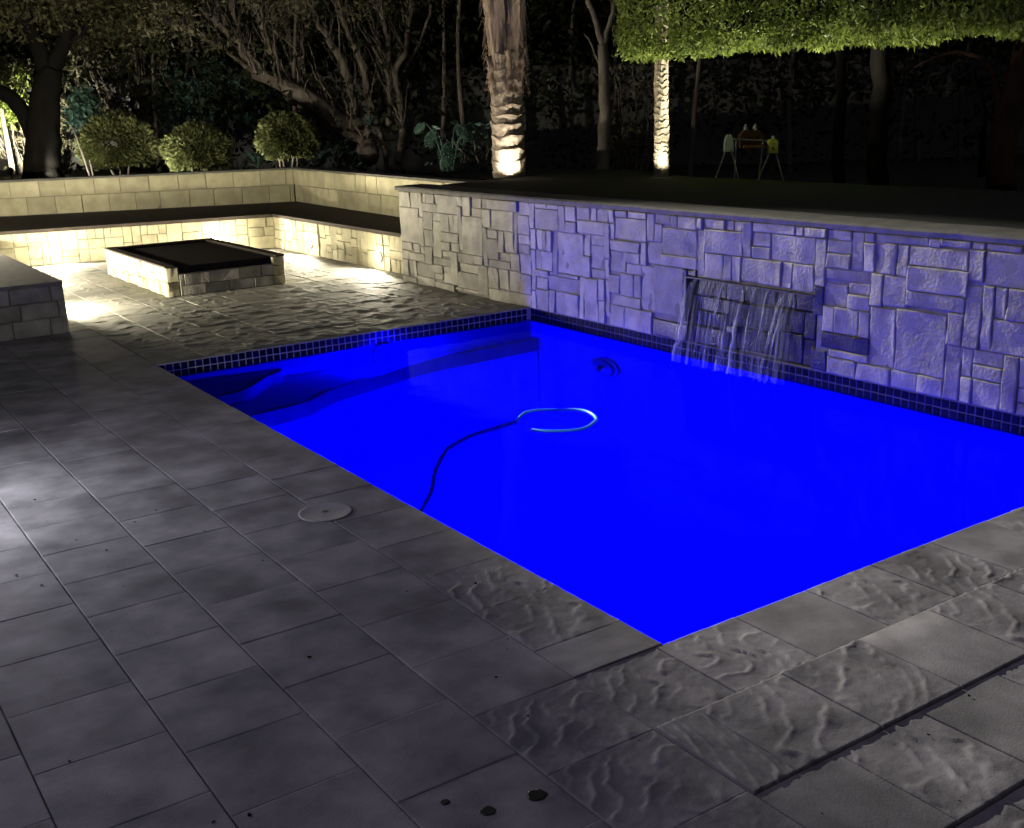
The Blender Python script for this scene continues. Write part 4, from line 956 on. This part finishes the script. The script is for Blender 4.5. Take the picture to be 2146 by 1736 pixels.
prof=[(-.125,-.07),(.12,-.07),(.135,.02),(.10,.085),(-.09,.09),(-.135,.03)]; pts=[c+K*x+Vector((0,0,z)) for x,z in prof]; k=6
a.add([p-F3*.04 for p in pts]+[p+F3*.04 for p in pts],[tuple(range(k)),tuple(range(2*k-1,k-1,-1))]+[(i,k+i,k+(i+1)%k,(i+1)%k) for i in range(k)]); a.build('seat_back',M['orange'],se)
a=MB(); pts=[c+K*x+Vector((0,0,-.075)) for x in (-.12,.12)]; a.add([pts[0]-F3*.2,pts[1]-F3*.2,pts[1]+F3*.04,pts[0]+F3*.04]+[p+Vector((0,0,-.03)) for p in (pts[0]-F3*.2,pts[1]-F3*.2,pts[1]+F3*.04,pts[0]+F3*.04)],[(0,1,2,3),(7,6,5,4),(0,4,5,1),(1,5,6,2),(2,6,7,3),(3,7,4,0)]); a.build('seat_pan',M['orange'],se)
for x in (-.02,.07):
    a=MB(); p=c+K*x-F3*.0415; a.add([p+K*-.014+Vector((0,0,-.016)),p+K*.014+Vector((0,0,-.016)),p+K*.014+Vector((0,0,.018)),p+K*-.014+Vector((0,0,.018))],[(0,1,2,3)]); a.build('seat_hole',M['black'],se)
for x in (-.06,.05):
    a=MB(); p=c+K*x+Vector((0,0,.085)); a.tube([p,p+Vector((0,0,.04)),p+Vector((0,0,.075))],[.024,.022,.008],8); a.build('handle',M['mint'],se,True)
    a=MB(); a.tube([p+Vector((0,0,-.0)),p+Vector((0,0,.02))-F3*.1],[.004,.004],5); a.build('rope',M['pipe'],se,True)

# ------------------------------------------------------------------ boundary wall, dark planting, tree line
bw=plant('boundary_wall','plain grey plaster boundary wall glimpsed through the dark planting at the back','wall')
fh=Vector((FWD.x,FWD.y,0)).normalized(); rh=Vector((fh.y,-fh.x,0)); o0=Vector((CAM.x,CAM.y,0))
def bx(d0,d1,s0,s1,z0,z1):
    q=MB(); P=[o0+fh*d+rh*s for d,s in ((d0,s0),(d0,s1),(d1,s1),(d1,s0))]
    q.add([p+Vector((0,0,z0)) for p in P]+[p+Vector((0,0,z1)) for p in P],[(3,2,1,0),(4,5,6,7),(0,1,5,4),(1,2,6,5),(2,3,7,6),(3,0,4,7)]); return q
bx(20.6,20.85,-16,16,.2,2.25).build('wall_panel',M['plain_wall'],bw)
bx(20.56,20.9,-16,16,2.2505,2.32).build('wall_cap',M['cap'],bw)
n=70000; r=np.random.default_rng(31)
d=r.uniform(17.3,20.3,n); s=r.uniform(-11,12,n); z=.35+r.random(n)**.8*6.2
P=np.stack([o0.x+fh.x*d+rh.x*s, o0.y+fh.y*d+rh.y*s, z],1)
cl_=np.array([noise.noise(Vector((p[0]*.9,p[1]*.9,p[2]*.9)))+.5*noise.noise(Vector((p[0]*2.5,p[1]*2.5,p[2]*2.5))) for p in P])
P=P[cl_>-.02+np.where(P[:,2]<1.6,.12,-.25)]
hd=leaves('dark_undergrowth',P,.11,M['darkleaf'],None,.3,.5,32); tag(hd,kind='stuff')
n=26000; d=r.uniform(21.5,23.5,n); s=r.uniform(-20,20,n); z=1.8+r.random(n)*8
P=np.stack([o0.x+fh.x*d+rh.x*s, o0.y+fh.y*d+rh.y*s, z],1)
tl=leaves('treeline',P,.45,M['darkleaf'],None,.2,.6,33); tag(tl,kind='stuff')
v=[];f=[]; na,nz_=80,14
for i in range(na+1):
    for j in range(nz_+1):
        s_=-34+68*i/na; z_=-.2+11*j/nz_; dd=24+.8*noise.noise(Vector((s_*.4,z_*.4,2)))-.006*s_*s_
        p=o0+fh*dd+rh*s_; v.append((p.x,p.y,z_))
for i in range(na):
    for j in range(nz_): b_=i*(nz_+1)+j; f.append((b_,b_+nz_+1,b_+nz_+2,b_+1))
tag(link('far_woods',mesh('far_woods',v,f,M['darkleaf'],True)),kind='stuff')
dt=MB()
for k in range(26):
    s_=rnd.uniform(-9,10); d_=rnd.uniform(17.5,20); p=o0+fh*d_+rh*s_; h=rnd.uniform(2.5,5)
    c=spline([(p.x,p.y,.3),(p.x+rnd.uniform(-.2,.2),p.y,h*.5),(p.x+rnd.uniform(-.6,.6),p.y+rnd.uniform(-.3,.3),h)],5); dt.tube(c,[.05*(1-.6*i/(len(c)-1)) for i in range(len(c))],6)
tag(dt.build('dark_stems',M['bark'],None,True),kind='stuff')

# ------------------------------------------------------------------ garden lamps that light the planting and the paving
def spike(p,label,target,power,cone,col,cat='spotlight',sl_=.66):
    o=plant('garden_spotlight',label,cat,'garden spotlights'); o.location=p
    t=(Vector(target)-Vector(p)).normalized()
    a=MB(); a.tube([(0,0,-sl_),(0,0,0)],.008,6); a.build('stake',M['black'],o)
    a=MB(); a.tube([-t*.05,t*.03,t*.05],[.03,.042,.044],14); a.build('lamp_head',M['black'],o,True)
    a=MB(); a.tube([t*.0505,t*.053],[.036,.036],14); a.build('light_lens',M['warm_lens'],o)
    spot_lamp('spot_bulb',t*.075,t*2,power,col,cone,.5,.03,o)
for px_,tx_,pw_,lab_ in ((78,225,95,'small garden spotlight low behind the bench wall, in front of the dark tree'),(338,400,60,'small garden spotlight low behind the bench wall, between the two left round bushes'),(512,590,48,'small garden spotlight low behind the bench wall, left of the dim round bush')):
    p=at(px_,366,15.5 if px_<400 else 15.9); p.z=garden_z(p.x,p.y)+.05
    spike(p,lab_,at(tx_,278,16.3),pw_,80,(1,.95,.78),sl_=.12)
p=at(20,345,16.6); p.z=garden_z(p.x,p.y)+.12
spike(p,'small garden spotlight at the left edge aimed up at the pale shrub',at(40,200,18),900,80,(1,.93,.72))
bl=plant('bollard_light','short bollard light on the paving just beyond the left edge','bollard light'); bl.location=(-2.05,2.75,0)
a=MB(); a.lathe([(.0001,0),(.05,0),(.045,.02),(.04,.45),(.0001,.45)],seg=16); a.build('post',M['black'],bl,True)
a=MB(); a.lathe([(.0001,.451),(.036,.451),(.036,.53),(.0001,.53)],seg=16); a.build('light_lens',M['lid'],bl,True)
a=MB(); a.lathe([(.0001,.531),(.055,.531),(.05,.55),(.0001,.555)],seg=16); a.build('post_cap',M['black'],bl,True)
point_lamp('bollard_lamp',(.09,0,.49),60,(.95,.95,1),.04,bl)
fl=plant('floodlight','added unseen floodlight on a bracket high in the dark tree, raking the near paving','floodlight'); P_=at(110,-330,15.2); fl.location=P_  # added above the view to throw low light across the near slabs
T_=Vector((1.75,-1.5,0)); d_=(T_-P_).normalized()
a=MB(); a.tube([at(168,-58,16.0)-P_,at(150,-200,15.6)-P_,-d_*.06],[.03,.025,.025],8); a.build('bracket',M['black'],fl,True)
a=MB(); a.tube([-d_*.08,d_*.02,d_*.03],[.10,.13,.135],12); a.build('lamp_head',M['black'],fl,True)
a=MB(); a.tube([d_*.031,d_*.034],[.12,.12],12); a.build('light_lens',M['warm_lens'],fl)
spot_lamp('flood_bulb',d_*.10,d_*3,13500,(1,.95,.8),17.5,.75,.06,fl)

# fill lamp added out of view on the left to brighten the deck
hl=plant('fill_floodlight','added unseen floodlight on a tall post far out on the left, filling the deck','floodlight'); hl.location=(-9.5,1.5,0)
a=MB(); a.tube([(0,0,-.03),(0,0,9.9)],[.09,.06],10); a.build('pole',M['black'],hl,True)
a=MB(); a.box((.0,-.3,9.8),(.1,.3,10.2)); a.build('lamp_head',M['black'],hl)
a=MB(); a.box((.1005,-.27,9.83),(.105,.27,10.17)); a.build('light_lens',M['lid'],hl)
spot_lamp('fill_bulb',(.2,0,10.0),(10.2,-2.3,0),1230,(.72,.645,1.0),52,.8,.2,hl)

ln=plant('lantern','added lantern on the left bench, outside the view, brightening the bench walls','lantern'); ln.location=(-1.05,10.1,SH-.004)  # unseen lamp added to brighten the patio and bench walls
a=MB(); a.lathe([(.0001,0),(.07,0),(.07,.03),(.0001,.03)],seg=12); a.build('lantern_base',M['black'],ln)
a=MB(); a.lathe([(.0001,.30),(.08,.30),(.02,.36),(.0001,.36)],seg=12); a.build('lantern_top',M['black'],ln)
for k in range(4):
    q=k*math.pi/2+.4; a=MB(); a.tube([(.06*math.cos(q),.06*math.sin(q),.03),(.06*math.cos(q),.06*math.sin(q),.30)],.005,6); a.build('post',M['black'],ln)
point_lamp('lantern_fill',(0,0,.19),650,WARM,.03,ln)

q=MB()
for i in range(46):
    x,y=rnd.uniform(-1.75,0),rnd.uniform(-.4,5.0)
    if i%4==0: x,y=rnd.uniform(-.7,1.6),rnd.uniform(-1.2,-.1)
    r_=rnd.uniform(.003,.010); a=rnd.uniform(0,3.14); c_,s_=math.cos(a),math.sin(a)
    P=[(-1,-.4,0),(-.2,-.6,.3),(1,-.1,.0),(.4,.5,.35),(-.6,.5,.1)]
    b_=[(x+(u*c_-v_*s_)*r_,y+(u*s_+v_*c_)*r_,.0025+w_*r_) for u,v_,w_ in P]
    q.add(b_,[(0,1,2,3,4)])
tag(q.build('leaf_litter',M['darkbark']),kind='stuff')
